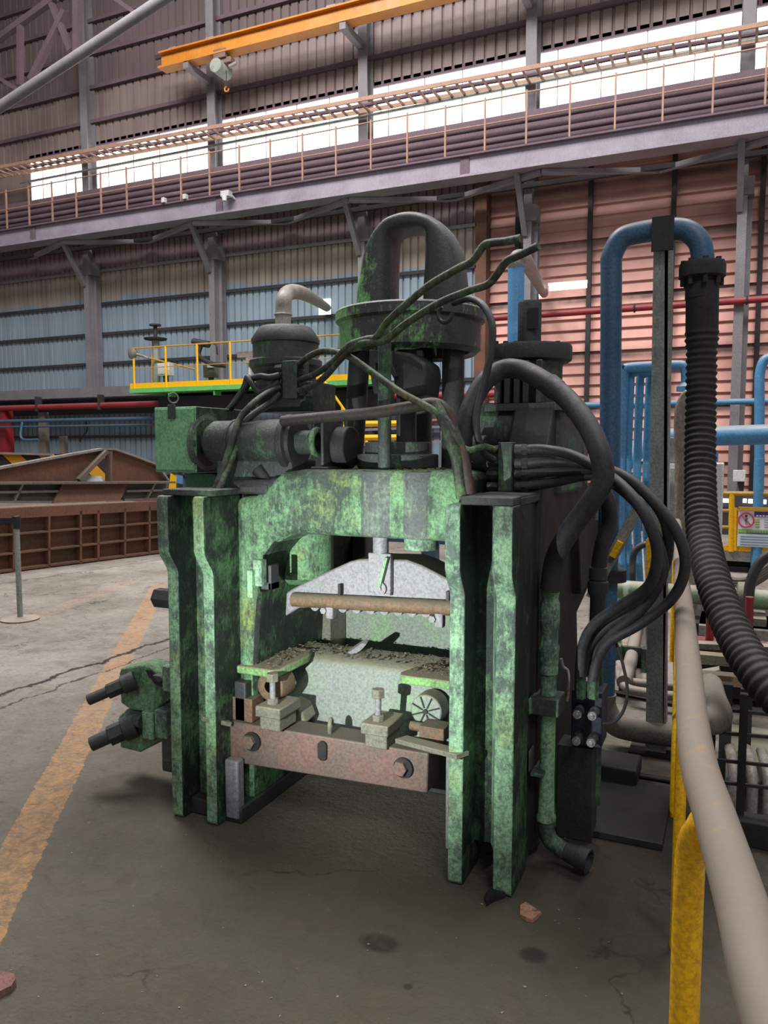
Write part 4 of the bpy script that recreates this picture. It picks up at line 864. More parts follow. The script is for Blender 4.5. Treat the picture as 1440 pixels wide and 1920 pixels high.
# --- right manifold with four hoses
a = A(933, 930, 2.80); b = A(960, 829, 2.80)
mf = P(MB().box(a.x, b.x, 2.80, 2.86, 1.388, b.z), 'side_manifold', 'green_dark', .003)
HY = [843, 868, 890, 912]
for py in HY:
    p = A(966, py, 2.83); P(MB().cyl(p, p + V(.028, 0, 0), .020, n=18).cyl(p + V(.028, 0, 0), p + V(.05, 0, 0), .023, n=6), 'hose_fitting', 'green_black', .001, mf)
    p = A(914, py, 2.83); P(MB().cyl(p, p + V(.045, 0, 0), .018, n=6), 'rear_fitting', 'green_black', .001, mf)
m = MB()
H1 = [
 [(985, 843, 2.83), (1020, 843, 2.82), (1070, 853, 2.78), (1120, 878, 2.72), (1165, 910, 2.66), (1200, 950, 2.62), (1225, 1000, 2.62), (1232, 1050, 2.66), (1215, 1100, 2.72), (1165, 1135, 2.78), (1115, 1170, 2.84), (1093, 1210, 2.88), (1087, 1265, 2.90)],
 [(985, 868, 2.83), (1040, 864, 2.83), (1110, 872, 2.82), (1175, 896, 2.80), (1230, 945, 2.78), (1270, 1000, 2.78), (1285, 1060, 2.80), (1262, 1120, 2.84), (1200, 1170, 2.88), (1140, 1205, 2.90), (1118, 1245, 2.92), (1112, 1275, 2.92)],
 [(985, 890, 2.83), (1040, 884, 2.84), (1110, 880, 2.86), (1170, 895, 2.86), (1220, 935, 2.84), (1250, 985, 2.82), (1250, 1050, 2.84), (1225, 1100, 2.86), (1180, 1145, 2.88), (1130, 1180, 2.90), (1102, 1215, 2.92), (1096, 1265, 2.94)],
 [(985, 912, 2.83), (1040, 904, 2.85), (1100, 892, 2.88), (1140, 900, 2.88), (1190, 940, 2.84), (1222, 990, 2.80), (1240, 1040, 2.80), (1240, 1085, 2.82), (1205, 1140, 2.86), (1150, 1185, 2.90), (1120, 1225, 2.94), (1108, 1270, 2.95)]]
for h in H1: hose(h, .019, 'hose', 'looping_hose', 14, 7)
# --- valve block bottom right
a = A(1070, 1395, 2.98); b = A(1130, 1300, 2.98)
vb = P(MB().box(a.x, b.x, 2.98, 3.12, a.z, b.z + .0), 'valve_block', 'blue_steel', .004)
for px, py in ((1082, 1340), (1110, 1343), (1080, 1390), (1108, 1393)):
    p = A(px, py, 2.90)
    f_ = P(MB().cyl(p + V(0, .01, 0), p + V(0, .09, 0), .018, n=20).cyl(p + V(0, .03, 0), p + V(0, .05, 0), .021, n=6), 'quick_coupler', 'green_black', .001, vb)
for px, py in ((1082, 1340), (1110, 1343), (1080, 1390), (1108, 1393)):
    p = A(px, py, 2.90)
    o = P(MB().cyl(p + V(0, -.004, 0), p + V(0, .010, 0), .0165, n=20).cyl(p + V(0, -.01, 0), p, .008, n=12), 'coupler_tip', 'silver', .001, vb); o['label'] = 'shiny silver coupler tip'
m = MB()
for px in (1088, 1112): p = A(px, 1290, 2.93); m.cyl(p + V(0, 0, -.04), p + V(0, 0, .05), .022, n=6)
P(m, 'hose_ends', 'green_dark', .001, vb)
P(MB().tube([A(1150, 1190, 2.95), A(1165, 1235, 2.95), A(1176, 1290, 2.95), A(1170, 1330, 2.95), A(1150, 1355, 2.95), A(1128, 1358, 3.0)], .006, 8), 'drain_tube', 'hose')
P(MB().box(-.60, -.46, 3.0, 3.12, 0, .38), 'valve_stand', 'green_black', .004)
P(MB().box(-.60, -.2, 3.05, 3.6, 0.0, .03), 'stand_base', 'black', .004)
# --- green down pipe with couplings
PX = A(1030, 1200, 2.80).x; PYY = 2.80
zp = lambda py: A(1030, py, 2.80).z
dp = P(MB().lathe((PX, PYY, 0), (0, 0, 1), [(.028, zp(1090)), (.034, zp(1096)), (.034, zp(1112)), (.032, zp(1114)), (.030, zp(1122)), (.036, zp(1132)), (.036, zp(1158)), (.038, zp(1162)), (.035, zp(1166)), (.035, zp(1176)), (.032, zp(1180)), (.032, zp(1206)), (.037, zp(1210)), (.037, zp(1222)), (.035, zp(1226)), (.035, zp(1242)), (.032, zp(1245)), (.034, zp(1250)), (.034, zp(1262)), (.029, zp(1265)), (.029, zp(1320)), (.028, zp(1460)), (.030, zp(1525)), (.036, zp(1530)), (.036, zp(1538)), (.03, zp(1540))], 28), 'down_pipe', 'green_edge')
P(MB().tube([(PX, PYY, zp(1538)), (PX, PYY, zp(1556)), (PX + .02, PYY - .006, zp(1574)), (PX + .06, PYY - .015, zp(1583)), (PX + .085, PYY - .02, zp(1586))], .031, 20, 6), 'pipe_elbow', 'green_dark', 0, dp)
q = V(PX + .078, PYY - .018, zp(1585)); ax_ = V(1, -.25, -.10).normalized()
P(MB().lathe(q, ax_, [(.03, 0), (.034, .004), (.036, .03), (.04, .045), (.044, .075), (.044, .092), (.036, .092), (.030, .06), (.01, .05)], 28), 'pipe_outlet', 'green_black', 0, dp)
# pipe clamps
for py, yy in ((1320, 2.74), (1440, 2.78)):
    p = A(1010, py, yy)
    if py == 1320: P(MB().box(PX - .055, PX + .05, 2.745, 2.86, zp(1335), zp(1302)), 'pipe_clamp', 'green_dark', .004); P(MB().box(-.645, PX - .06, 2.73, 2.79, zp(1334), zp(1304)), 'clamp_foot', 'green', .006)
    else: P(MB().box(-.645, PX - .055, 2.73, 2.80, zp(1440), zp(1400)).box(-.645, PX - .0, 2.73, 2.90, zp(1447), zp(1440)), 'pipe_bracket', 'green_dark', .004)
P(MB().tube([A(1052, 1235, 2.82), A(1056, 1250, 2.82), A(1066, 1262, 2.82), A(1065, 1300, 2.84), A(1063, 1315, 2.84)], .006, 8), 'valve_lever', 'dusty_pipe')
# --- left bottom spindles and brackets
lc = P(MB().prism([A(a, b, 2.70) for a, b in ((223, 1264), (226, 1253), (270, 1246), (286, 1252), (326, 1296), (326, 1308), (300, 1326), (285, 1337), (246, 1332), (226, 1318))], (0, .12, 0)), 'upper_bracket', 'green', .008)
P(MB().prism([A(a, b, 2.695) for a, b in ((272, 1256), (284, 1256), (308, 1280), (306, 1290), (292, 1284), (278, 1268))], (0, .01, 0)), 'pocket', 'black', .002, lc)
P(MB().prism([A(a, b, 2.66) for a, b in ((285, 1266), (300, 1268), (306, 1276), (296, 1280))], (0, .04, 0)), 'pocket_nut', 'green_dark', .003, lc)
a = A(304, 1296, 2.66); b = A(326, 1252, 2.66); P(MB().box(a.x, b.x, 2.66, 2.74, a.z, b.z), 'side_boss', 'green_edge', .006, lc)
ll = P(MB().prism([A(a, b, 2.71) for a, b in ((222, 1342), (236, 1331), (262, 1334), (292, 1330), (322, 1300), (326, 1385), (300, 1392), (262, 1411), (225, 1402))], (0, .12, 0)), 'lower_bracket', 'green', .008)
for q0, q1, r in (((266, 1337), (285, 1386), 2.67), ((290, 1334), (312, 1384), 2.65)):
    a = A(q0[0], q1[1], r); b = A(q1[0], q0[1], r); P(MB().box(a.x, b.x, r, r + .06, a.z, b.z), 'lug', 'green_edge', .008, ll)
P(MB().cyl(A(240, 1348, 2.68), A(268, 1352, 2.68), .034, n=24), 'lug_pin', 'green_dark', .003, ll)
for (x0_, y0_), (x1_, y1_), r in (((165, 1313), (246, 1278), .025), ((170, 1396), (246, 1362), .033)):
    a = A(x0_, y0_, 2.56); b = A(x1_, y1_, 2.68); d = (b - a)
    sp_ = P(MB().cyl(a, a + d * .6, r, n=28), 'spindle', 'green_black', .003)
    P(MB().cyl(a - d.normalized() * .002, a, r * .8, n=24), 'spindle_tip', 'green_dark', 0, sp_)
    P(MB().cyl(a + d * .45, a + d * .8, r * 1.45, n=6).cyl(a + d * .8, b + d * .1, r * 1.75, n=28), 'spindle_collar', 'green_black', .002, sp_)
P(MB().box(-2.30, -2.11, 2.66, 2.95, .10, .27), 'bracket_base', 'green_dark', .012)
P(MB().cyl((-2.17, 2.72, .48), (-2.17, 2.72, .60), .06, n=24), 'pin_boss', 'green', .005)
P(MB().cyl((-2.17, 2.70, .04), (-2.17, 2.70, .2), .055, n=24), 'pin_boss', 'green_dark', .005)
# ================================================================== RIGHT SIDE EQUIPMENT
# big blue pipe with support post
BY = 4.05
t = thing('blue_hose_riser', 'tall dark blue pipe arching over with a flange, right of the press', 'pipe', AZ(1140, 1385))
px_ = A(1143, 900, BY).x
top = [A(1146, 500, BY), A(1148, 478, BY), A(1165, 448, BY), A(1195, 437, BY), A(1245, 430, BY), A(1285, 432, BY), A(1310, 452, BY), A(1317, 480, BY), A(1317, 498, BY)]
MB().tube([(px_, BY, .25), (px_, BY, .7), (px_, BY, 1.4), (A(1146, 560, BY).x, BY, A(1146, 560, BY).z)] + top, .052, 24, 8).build('pipe_run', 'blue_pipe', t)
MB().tube([(px_, BY, .28), (px_, BY, .22), (px_ + .04, BY, .14), (px_ + .12, BY, .11), (px_ + .38, BY, .11)], .06, 20, 6).build('bottom_elbow', 'dusty_pipe', t)
fz = A(1317, 500, BY); MB().lathe((fz.x, BY, fz.z), (0, 0, 1), [(.06, .02), (.10, .018), (.105, .0), (.105, -.05), (.07, -.06), (.06, -.12)], 32).build('flange', 'rubber', t)
m = MB()
for k in range(8): an = k * math.pi / 4 + .2; m.cyl((fz.x + .085 * math.cos(an), BY + .085 * math.sin(an), fz.z - .09), (fz.x + .085 * math.cos(an), BY + .085 * math.sin(an), fz.z + .03), .013, n=6)
m.build('flange_bolts', 'rubber', t)
z = A(1143, 1078, BY).z; MB().lathe((px_, BY, z), (0, 0, 1), [(.05, .03), (.095, .03), (.095, -.03), (.05, -.03)], 28).build('mid_flange', 'black', t)
# corrugated black hose
t = thing('corrugated_hose', 'thick black corrugated hose hanging from the blue pipe flange to the pit', 'hose', (fz.x, BY, fz.z - 1))
path = spline([A(1317, 530, BY), A(1315, 700, BY), A(1313, 850, BY - .1), A(1316, 980, BY - .3), A(1335, 1080, BY - .55), A(1375, 1185, BY - .8), A(1430, 1275, BY - 1.0), A(1500, 1345, BY - 1.1)], 30)
# resample evenly
L = [0]; 
for a, b in zip(path, path[1:]): L.append(L[-1] + (b - a).length)
N = 420; res = []; j = 0
for i in range(N):
    s_ = L[-1] * i / (N - 1)
    while j < len(L) - 2 and L[j + 1] < s_: j += 1
    f_ = (s_ - L[j]) / max(1e-6, L[j + 1] - L[j]); res.append(path[j].lerp(path[j + 1], f_))
MB().tube(res, lambda q: (.074 if q < .13 else .068) + (.0042 * math.sin(q * 2 * math.pi * 70) if q > .1 else 0), 22, 1, raw=True).build('hose_body', 'rubber', t, sharp=80)
MB().lathe((fz.x, BY, 0), (0, 0, 1), [(.052, A(1317, 518, BY).z), (.055, A(1317, 526, BY).z), (.074, A(1317, 536, BY).z), (.074, A(1317, 560, BY).z)], 28).build('hose_cuff', 'rubber', t)
# support post
p = AZ(1228, 1408)
t = thing('support_post', 'tall grey channel post carrying the dark blue pipe', 'post', p)
MB().bar(V(p.x, p.y, 0), A(1245, 432, p.y) , .085, .10, up=(0, 1, 0)).build('channel', 'grey_post', t)
MB().bar(V(p.x + .049, p.y, 0), A(1252, 432, p.y) + V(-.002, 0, 0), .015, .10, up=(0, 1, 0)).build('channel_lip', 'galv', t)
q = A(1245, 436, BY); MB().torus(q, (1, 0, 0), .056, .014).build('pipe_strap', 'black', t); MB().box(q.x - .05, q.x + .05, BY - .07, BY - .055, q.z - .1, q.z + .06).build('strap_plate', 'black', t)
MB().bar(A(1110, 1118, 4.0), A(1205, 935, 4.0), .05, .10, up=(0, 1, 0)).build('diagonal_brace', 'grey_post', t)
o = MB().bar(A(1150, 1042, 3.97), A(1165, 1014, 3.97), .03, .101, up=(0, 1, 0)).bar(A(1219, 1010, 3.99), A(1218, 1090, 3.99), .03, .09, up=(0, 1, 0)).build('yellow_paint_patch', 'yellow', t)
MB().box(p.x - .12, p.x + .12, p.y - .1, p.y + .1, 0, .015).build('foot_plate', 'black', t)
# base hardware near post
tag(MB().box(-.62, -.35, 3.55, 3.75, 0.02, .10).box(-.55, -.2, 3.7, 3.74, 0.0, .02).build('timber_block', 'black', None, .01, org=(-.5, 3.6, 0)), 'dark oily block on the floor beside the valve block', 'block')
# thin blue riser pipes
t = thing('blue_riser_pipes', 'set of four thin bright blue pipes rising and bending right', 'pipes', AZ(1190, 1095))
RYY = 7.2
for k, (px, pt, xr) in enumerate(((1168, 692, 1290), (1182, 700, 1240), (1200, 702, 1240), (1218, 706, 1240))):
    a = A(px, pt + 14, RYY + k * .08); b = A(px + 4, pt + 2, RYY + k * .08); c2 = A(px + 16, pt - 3, RYY + k * .08); d2 = A(xr, pt - 6, RYY + k * .08)
    pts = [(A(px - 1, 1095, RYY).x, RYY + k * .08, .1), (a.x, a.y, 1.0), a, b, c2, d2]
    if k == 0: pts = pts[:-1] + [A(1270, 685, RYY), A(1284, 690, RYY), A(1287, 702, RYY), A(1287, 722, RYY)]
    MB().tube(pts, .036 if k else .045, 14, 5).build('riser', 'blue', t)
p = A(1287, 725, RYY); MB().lathe(p, (0, 0, 1), [(.03, .05), (.08, 0), (.08, -.04), (.03, -.04)], 20).build('cone', 'blue', t)
# big blue background pipe with elbow
t = thing('blue_main_pipe', 'thick blue main pipe with dusty top crossing behind the corrugated hose', 'pipe', A(1400, 815, 9))
MB().tube([A(1150, 885, 8), A(1175, 862, 8.2), A(1205, 836, 8.6), A(1250, 822, 9), A(1330, 818, 9), A(1450, 814, 9), A(1600, 808, 9)], .105, 20, 8).build('pipe_run', 'blue', t)
tag(MB().tube([A(1424, 870, 11), A(1424, 740, 11), A(1425, 700, 11), A(1433, 676, 11), A(1450, 670, 11), A(1480, 668, 11)], .06, 12).build('blue_bent_pipe', 'blue', org=A(1424, 870, 11)), 'blue pipe bending out of the frame at the right edge', 'pipe')
tag(MB().cyl((A(1424, 900, 10.5).x, 10.5, 0), A(1424, 860, 10.5), .06, n=12).build('blue_post', 'blue', org=(A(1424, 900, 10.5).x, 10.5, 0)), 'blue vertical pipe behind the yellow railing at the right edge', 'pipe')
tag(MB().cyl((A(1337, 930, 8.6).x, 8.6, 0), A(1337, 850, 8.6), .05, n=12).build('blue_post', 'blue', org=(A(1337, 930, 8.6).x, 8.6, 0)), 'blue vertical pipe just right of the black corrugated hose', 'pipe')
# wrapped machine + cabinet
a = AZ(1250, 1060); 
W0 = A(1262, 900, 6.6); W1 = A(1292, 900, 6.6)
rg_ = []
for (py, xa, xb) in ((1178, 1268, 1330), (1100, 1268, 1330), (960, 1266, 1330), (860, 1266, 1325), (800, 1264, 1322), (765, 1262, 1318), (742, 1272, 1312), (730, 1285, 1300)):
    j1 = random.uniform(-3, 3); p = A(xa + j1, py, 6.6); q = A(xb, py, 6.6); rg_.append([p, q, q + V(0, .5, 0), p + V(.03, .5, 0)])
tag(MB().loft(rg_).build('wrapped_motor', 'wrap', None, .03, org=(W0.x, 6.6, 0)), 'tall unit wrapped in dirty plastic sheet behind the corrugated hose', 'wrapped equipment')
a = A(1246, 1015, 7.8); b = A(1292, 868, 7.8)
t = thing('electrical_cabinet', 'pale grey green electrical cabinet behind the support post', 'cabinet', (a.x, 7.8, 0))
MB().box(a.x, b.x + .3, 7.8, 8.2, 0, b.z).build('case', 'white', t, .01); MB().box(a.x + .03, a.x + .17, 7.785, 7.8, .2, b.z - .05).build('door', 'grey_post', t, .004)
m = MB(); c = A(1252, 820, 7.8); m.box(c.x, c.x + .25, 7.8, 8.0, b.z, c.z); m.build('top_box', 'galv', t, .006)
# yellow railing with notice board
RYL = 10.5
t = thing('yellow_railing', 'yellow safety railing with kick plate at the right edge', 'railing', AZ(1375, 1040))
def RR(px, py, d=0): return A(px, py, RYL + d)
for (y_a, r) in ((925, .03), (957, .022), (988, .022)): MB().cyl(RR(1325, y_a), RR(1500, y_a + 1), r, n=10).build('rail', 'yellow_dusty', t)
MB().cyl(RR(1372, 926), RR(1371, 1034), .035, n=10).build('post', 'yellow', t); MB().cyl(RR(1379, 952), RR(1379, 1032), .03, n=10).build('post', 'yellow', t)
MB().prism([RR(1325, 1022), RR(1500, 1028), RR(1500, 1038), RR(1325, 1031)], (0, .03, 0)).build('kick_plate', 'yellow', t)
zk = RR(1371, 1034).z
# walkway slab under it
t = thing('raised_walkway', 'grey steel walkway edge under the yellow railing', 'walkway', (RR(1371, 1034).x, RYL, 0))
a = RR(1330, 1040); MB().box(a.x - .6, 5, RYL, RYL + 1.6, zk - .12, zk).build('deck', 'galv', t)
MB().box(a.x - .6, 5, RYL + .1, RYL + .2, 0, zk - .2).build('fascia', 'dark_steel', t)
MB().box(a.x - .6, 5, RYL - .15, RYL - .05, zk - .42, zk - .32).build('ledger', 'galv', t)
# notice board
a = RR(1382, 1024, -.06); b = RR(1440, 958, -.06)
bw = a.x + 1.0; YB = RYL - .06
t = thing('notice_board', 'white safety notice board with red prohibition circle on the yellow railing', 'sign', (a.x, YB, a.z))
MB().box(a.x, bw, YB, YB + .02, a.z, b.z).build('panel', flat('sign_white', (226, 226, 232)), t)
MB().box(a.x, bw, YB - .02, YB + .03, b.z, b.z + .04).build('roll_top', 'yellow_dusty', t)
def patch(px0, py0, px1, py1, col, nm, off=.004, xo=None):
    p = A(px0, py1, YB - off); q = A(px1, py0, YB - off); x1 = q.x if xo is None else xo
    MB().box(p.x, x1, YB - off, YB - off + .003, p.z, q.z).build(nm, flat(nm + '_ink%d%d' % (px0, py0), col), t)
patch(1414, 960, 1440, 969, (84, 62, 128), 'purple_heading', xo=bw)
patch(1414, 971, 1423, 990, (222, 222, 150), 'yellow_column')
patch(1384, 994, 1440, 1000, (140, 190, 84), 'green_band', xo=bw)
patch(1384, 1001, 1440, 1023, (198, 214, 226), 'blue_text_field', xo=bw)
c = A(1399, 975, YB - .008); s_ = 11.2 * .0068
MB().torus(c, (0, 1, 0), .085, .009, m=6).build('prohibition_ring', flat('sign_red', (196, 60, 84)), t)
MB().bar(c + V(-.06, 0, .06), c + V(.06, 0, -.06), .006, .014, up=(0, 1, 0)).build('prohibition_slash', flat('sign_red_slash', (196, 60, 84)), t)
MB().bar(c + V(0, .002, -.055), c + V(0, .002, .03), .006, .018, up=(0, 1, 0)).cyl(c + V(0, 0, .048), c + V(0, .005, .048), .014, n=14).bar(c + V(-.02, .002, -.01), c + V(.02, .002, .02), .005, .008, up=(0, 1, 0)).build('walking_figure', flat('sign_ink', (50, 44, 60)), t)
m = MB()
for k in range(4):
    p = A(1388, 1005 + k * 5, YB - .008); m.box(p.x, p.x + .62 - .07 * (k % 2), YB - .008, YB - .006, p.z - .008, p.z)
p = A(1400, 997, YB - .008)
for k in range(9): m.box(p.x + k * .03, p.x + k * .03 + .02, YB - .01, YB - .008, p.z - .015, p.z + .012)
for k in range(4):
    p = A(1416, 974 + k * 4.5, YB - .008); m.box(p.x, p.x + .05, YB - .01, YB - .008, p.z - .008, p.z); m.box(p.x + .1, p.x + .1 + .2 * ((k + 1) % 2 + .5), YB - .01, YB - .008, p.z - .006, p.z)
m.build('text_lines', flat('sign_text', (104, 108, 130)), t)
m = MB(); p = A(1418, 965, YB - .01)
for k in range(10): m.box(p.x + k * .035, p.x + k * .035 + .024, YB - .011, YB - .009, p.z - .022, p.z - .004)
m.build('heading_text', flat('sign_heading_text', (200, 190, 220)), t)
# lit strips behind
for i, (p0, p1) in enumerate((((1338, 938), (1369, 939)), ((1393, 939), (1400, 939)), ((1403, 940), (1417, 940)), ((1424, 941), (1437, 941)), ((1157, 936), (1168, 936)), ((1173, 936), (1185, 936)))):
    a = A(*p0, 15); b = A(*p1, 15); struct(MB().box(a.x, b.x, 15, 15.03, a.z - .035, b.z + .035).build('window_%d' % (22 + i), 'window', org=a))
tag(MB().box(-5.5, 7, 15.1, 15.4, 0, A(1400, 925, 15).z).build('rear_bench', 'dark_steel', org=(0, 15.2, 0)), 'dark grey low partition behind the yellow railing under the pink wall', 'partition')
p = A(1386, 892, 15.0)
t = thing('wall_lamp', 'small white box lamp on the grey column right of the hose', 'lamp', p)
MB().box(p.x - .1, p.x + .1, 14.9, 15.05, p.z - .1, p.z + .1).build('case', 'white', t, .01); MB().cyl(p + V(.05, 0, -.3), p + V(.03, 0, -.1), .03, .06, n=10).build('stem', 'black', t)
# green and white roller line with bearings
RLY = 5.2; zr_ = A(1400, 1122, RLY).z
t = thing('roller_shaft', 'long pale green dusty roller shaft crossing behind the yellow handrail', 'shaft', (A(1400, 1122, RLY).x, RLY, zr_))
MB().cyl((A(1140, 1120, RLY).x, RLY, zr_), (3, RLY, zr_), .06, n=24).build('shaft_tube', grimy('pale_green_roller', lin((120, 160, 116)), lin((140, 136, 128)), .42, .1, 6, None, .5, .6, .2, lin((160, 154, 144)), .9), t)
p = A(1403, 1135, RLY - .02)
MB().lathe((p.x - .04, RLY, zr_), (1, 0, 0), [(.07, -.03), (.10, -.02), (.10, .05), (.07, .06)], 28).box(p.x - .14, p.x + .1, RLY - .15, RLY + .12, zr_ - .14, zr_ - .09).build('bearing_block', 'dusty_iron', t, .004)
tx = AZ(1345, 1600).x
t = thing('mill_bed', 'dusty dark low machine bed with gold brown beams right of the handrail', 'machine bed', (0.2, 4, 0))
MB().box(A(1300, 1180, 5.0).x, 3, 5.0, 5.9, .05, zr_ - .14).build('rear_bed', 'black', t)
MB().box(A(1310, 1160, 4.9).x, 3, 4.95, 5.4, zr_ - .2, zr_ - .14).build('top_rail', 'galv', t)
for (xx0, yy0, xx1, yy1, d, w_, mtl) in ((1305, 1232, 1460, 1246, 4.3, .05, 'dusty_iron'), (1305, 1268, 1460, 1282, 4.1, .05, 'rust_block'), (1290, 1208, 1460, 1216, 4.6, .03, 'dusty_pipe'), (1310, 1265, 1350, 1258, 4.2, .03, 'dusty_pipe')):
    MB().bar(A(xx0, yy0, d), A(xx1, yy1, d), .08, w_).build('cross_beam', mtl, t)
for px, y0_, y1_, d in ((1354, 1280, 1530, 3.7), (1396, 1290, 1400, 3.8), (1330, 1300, 1420, 4.0)):
    a = A(px, y1_, d); MB().bar((a.x, d, 0), (a.x, d, A(px, y0_, d).z), .05, .05).build('upright', 'black', t)
MB().box(A(1360, 1450, 3.6).x, 2.2, 3.5, 4.2, 0, .16).build('front_sill', 'dusty_iron', t, .01)
MB().box(A(1340, 1560, 3.25).x, 2.2, 3.22, 3.32, 0, .10).build('sill_angle', 'black', t, .004)
for px in (1375, 1410, 1440): a = A(px, 1480, 3.45); MB().tube([(a.x - .02, 3.7, .22), (a.x - .01, 3.55, .22), (a.x, 3.45, .18), (a.x, 3.4, .05)], .022, 12, 4).build('lube_pipe', 'galv', t)
for px, py in ((1402, 1212), (1330, 1205)):
    a = A(px, py, 4.7); MB().box(a.x - .1, a.x + .1, 4.6, 4.85, a.z - .05, a.z).cyl((a.x, 4.7, a.z), (a.x, 4.7, a.z + .28), .022, n=12).build('red_stand_pipe', 'red', t)
for px in (1350, 1380, 1420): a = A(px, 1160, 5.0); MB().box(a.x - .08, a.x + .08, 4.9, 5.0, zr_ - .36, zr_ - .2).build('mount', 'dusty_iron', t, .004)
tag(MB().tube([A(1450, 1035, 5.0), A(1425, 1055, 5.0), A(1408, 1090, 5.0), A(1403, 1130, 5.0), A(1402, 1165, 5.0)], .03, 12).build('black_hose', 'hose', org=A(1402, 1165, 5.0)), 'short black hose dropping behind the corrugated hose at the right edge', 'hose')
m = MB()
for k in range(4): m.tube([A(1345, 1065 + k * 3, 7.5), A(1370, 1085 + k * 5, 7.5), A(1405, 1086 + k * 4, 7.4), A(1445, 1060 + k * 5, 7.3)], .03, 8)
tag(m.build('cable_bundle', 'dusty_pipe', org=A(1345, 1065, 7.5)), 'sagging bundle of dusty pale cables below the yellow railing', 'cables')
t = thing('dusty_elbow_pipe', 'thick dusty beige elbow pipe beside the handrail over the machine bed', 'pipe', A(1340, 1340, 3.2))
MB().tube([A(1330, 1285, 3.6), A(1336, 1310, 3.45), A(1346, 1340, 3.25), A(1330, 1352, 3.15), A(1290, 1350, 3.1)], .055, 20, 6).build('pipe_run', 'dusty_pipe', t)
t = thing('wire_guard_rail', 'thin dark wire rails in front of the low machine bed', 'railing', (0.3, 3.3, 0))
for a_, b_ in (((1330, 1328), (1470, 1342)), ((1325, 1372), (1470, 1384)), ((1335, 1465), (1470, 1480)), ((1345, 1425), (1470, 1438))): MB().bar(A(*a_, 3.3), A(*b_, 3.3), .012, .012).build('rail', 'dark_steel', t)
a = A(1392, 1400, 3.3); MB().bar((a.x, 3.3, 0), (a.x, 3.3, A(1392, 1300, 3.3).z), .03, .03).build('post', 'black', t)
# pale duckboard floor panels & pipes seen between hoses
t = thing('pipe_trench_cover', 'pale dusty plank covers with conduits on the floor behind the press', 'floor cover', (-.8, 7, 0))
a0, a1, a2, a3 = AZ(1105, 1290, .02), AZ(1262, 1320, .02), AZ(1262, 1040, .02), AZ(1105, 1010, .02)
MB().prism([a0, a1, a2, a3], (0, 0, .02)).build('planks', grimy('pale_planks', lin((172, 160, 150)), lin((132, 120, 112)), .45, .15, 2.2, None, .5, .8, .2), t)
m = MB()
for k in range(6):
    f0 = k / 6 + .05; m.bar(a0.lerp(a1, f0) + V(0, 0, .03), a3.lerp(a2, f0) + V(0, 0, .03), .02, .02)
m.build('plank_gaps', 'dark_steel', t)
t = thing('green_saddle', 'small dark green pipe saddle holding a dusty conduit behind the press', 'bracket', AZ(1185, 1265))
a = AZ(1185, 1262); MB().box(a.x - .1, a.x + .1, a.y, a.y + .04, 0, .18).box(a.x - .1, a.x - .07, a.y - .1, a.y, 0, .2).box(a.x + .07, a.x + .1, a.y - .1, a.y, 0, .2).build('saddle', 'green_dark', t)
MB().tube([AZ(1205, 1120, .1), AZ(1190, 1200, .12), AZ(1180, 1250, .12), AZ(1170, 1280, .12)], .045, 14).build('conduit', 'dusty_pipe', t)
tag(MB().tube([AZ(1160, 1245, .1), AZ(1175, 1275, .1), AZ(1220, 1283, .1), AZ(1290, 1290, .1)], .028, 10).tube([AZ(1158, 1255, .1), AZ(1172, 1288, .1), AZ(1220, 1300, .1), AZ(1290, 1308, .1)], .028, 10).build('floor_conduits', 'dusty_pipe', org=AZ(1200, 1283, .1)), 'pair of brown conduits bending along the floor behind the support post', 'conduits')
tag(MB().tube([A(1186, 1198, 6.2), A(1186, 1130, 6.2), A(1186, 1060, 6.2), A(1190, 1035, 6.2), A(1205, 1022, 6.2), A(1222, 1020, 6.2)], .025, 10).build('bent_cable', 'hose', org=A(1186, 1060, 6.2)), 'short bent grey cable between the thin blue pipes and the post', 'cable')
# blue frame seen through the press window
t = thing('blue_stand', 'blue steel stand seen through the gap under the crosshead', 'stand', A(800, 1060, 6))
a = A(800, 1085, 6); b = A(812, 1020, 6); MB().box(a.x - .05, b.x + .02, 6, 6.1, 0, b.z).box(A(695, 1010, 6).x, A(840, 1010, 6).x, 6.0, 6.1, b.z, b.z + .04).box(A(688, 1010, 6).x, A(705, 1010, 6).x, 6, 6.1, 0, b.z).build('frame', 'blue_pipe', t)
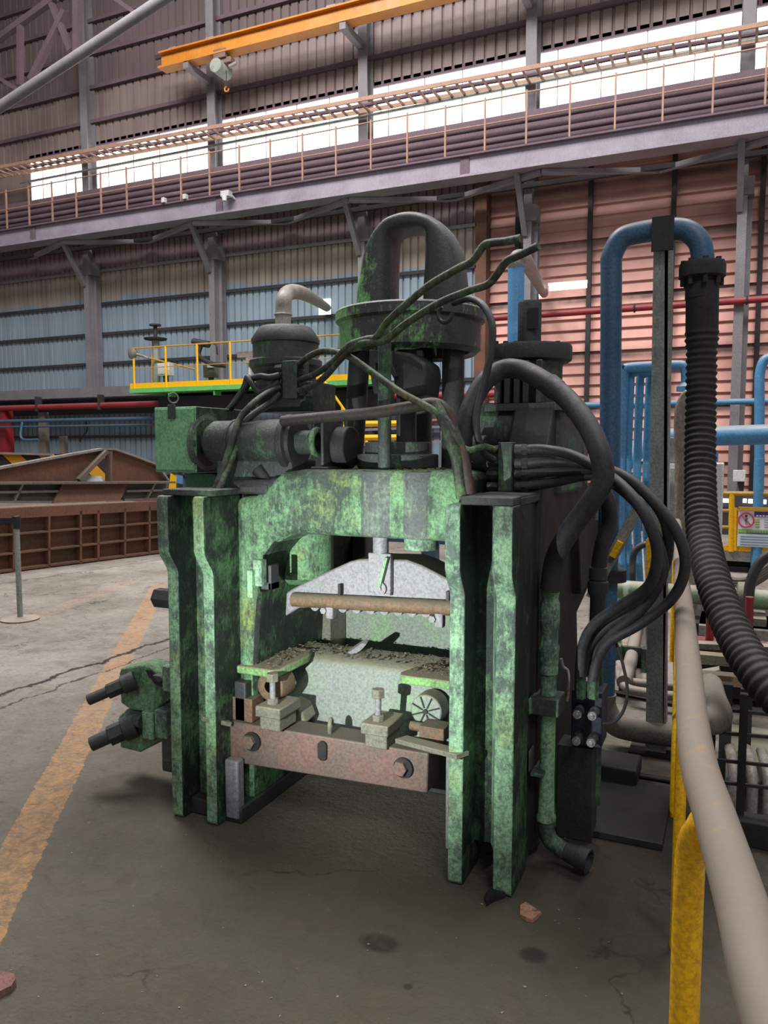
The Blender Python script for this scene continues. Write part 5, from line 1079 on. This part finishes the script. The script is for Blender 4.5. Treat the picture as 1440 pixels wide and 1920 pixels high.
# ================================================================== NEAR HANDRAIL
t = thing('yellow_handrail', 'near yellow pipe handrail with thick brown dust along the right side', 'railing', (.0, 1.2, 0))
ZR = .97
rp = [AZ(1660, 2500, ZR), AZ(1440, 1880, ZR), AZ(1392, 1700, ZR), AZ(1340, 1530, ZR), AZ(1312, 1440, ZR), AZ(1298, 1350, ZR), AZ(1291, 1250, ZR), AZ(1283, 1150, ZR), AZ(1275, 1050, ZR), AZ(1269, 980, ZR)]
MB().tube(rp, .033, 24, 6).build('top_rail', 'rail_dust', t)
pp = AZ(1303, 1500, ZR); 
b0_ = AZ(1296, 1500, ZR); tp = AZ(1330, 1520, ZR)
MB().tube([(b0_.x, b0_.y + .02, 0), (b0_.x, b0_.y + .02, .4), (b0_.x, b0_.y + .02, .78), (b0_.x + .003, b0_.y + .015, .88), tp + V(-.01, 0, -.03), tp + V(0, 0, -.01)], .0245, 24, 6).build('post', 'yellow', t)
for fx, fy, r in ((1266, 1776, .0175), (1263, 1530, .018), (1260, 1250, .02)):
    q = AZ(fx, fy, 0); MB().cyl((q.x, q.y, 0), (q.x, q.y, ZR - .02), r, n=16).build('post', 'yellow', t)
# ================================================================== SMALL THINGS ON THE FLOOR
def shard(name, pts, h, mat, lab, cat, curl=0.):
    P3 = [AZ(a, b, 0) for a, b in pts]; c = sum(P3, Vector()) / len(P3)
    m = MB(); n = len(P3)
    low = [m.b.verts.new(p + V(0, 0, .001)) for p in P3]; up = [m.b.verts.new(c + (p - c) * .96 + V(0, 0, h + curl * random.random())) for p in P3]
    ct = m.b.verts.new(c + V(0, 0, h + curl * .5)); m.face(low[::-1])
    for i in range(n): m.face([low[i], low[(i + 1) % n], up[(i + 1) % n], up[i]]); m.face([up[i], up[(i + 1) % n], ct])
    tag(m.build(name, mat, org=c, sharp=15), lab, cat)
shard('cardboard_scrap', [(975, 1702), (985, 1698), (993, 1704), (1002, 1706), (1008, 1714), (1016, 1713), (1008, 1724), (998, 1731), (985, 1728), (974, 1718)], .008, 'leaf', 'torn light brown scrap on the floor in front of the right post', 'scrap', .008)
shard('brick_chip', [(-20, 1845), (5, 1838), (28, 1842), (31, 1850), (22, 1862), (-10, 1878)], .02, 'brick', 'pinkish stone chip on the floor at the lower left corner', 'stone', .01)
shard('rubber_wedge', [(908, 1690), (925, 1664), (945, 1672), (948, 1684), (925, 1692), (912, 1700)], .02, 'black', 'small black wedge lying under the right front post', 'wedge', .004)
def rf():
    p = AZ(random.uniform(0, 1250), random.uniform(1500, 1915)); return (p.x, p.y, .001)
o = crumbs(130, rf, 'floor_grit', 'dusty_pipe', None, .002, .006); tag(o, 'scattered pale grit and flakes on the concrete floor', 'grit', kind='stuff')
for o in bpy.data.objects:
    if '_org' in o: del o['_org']
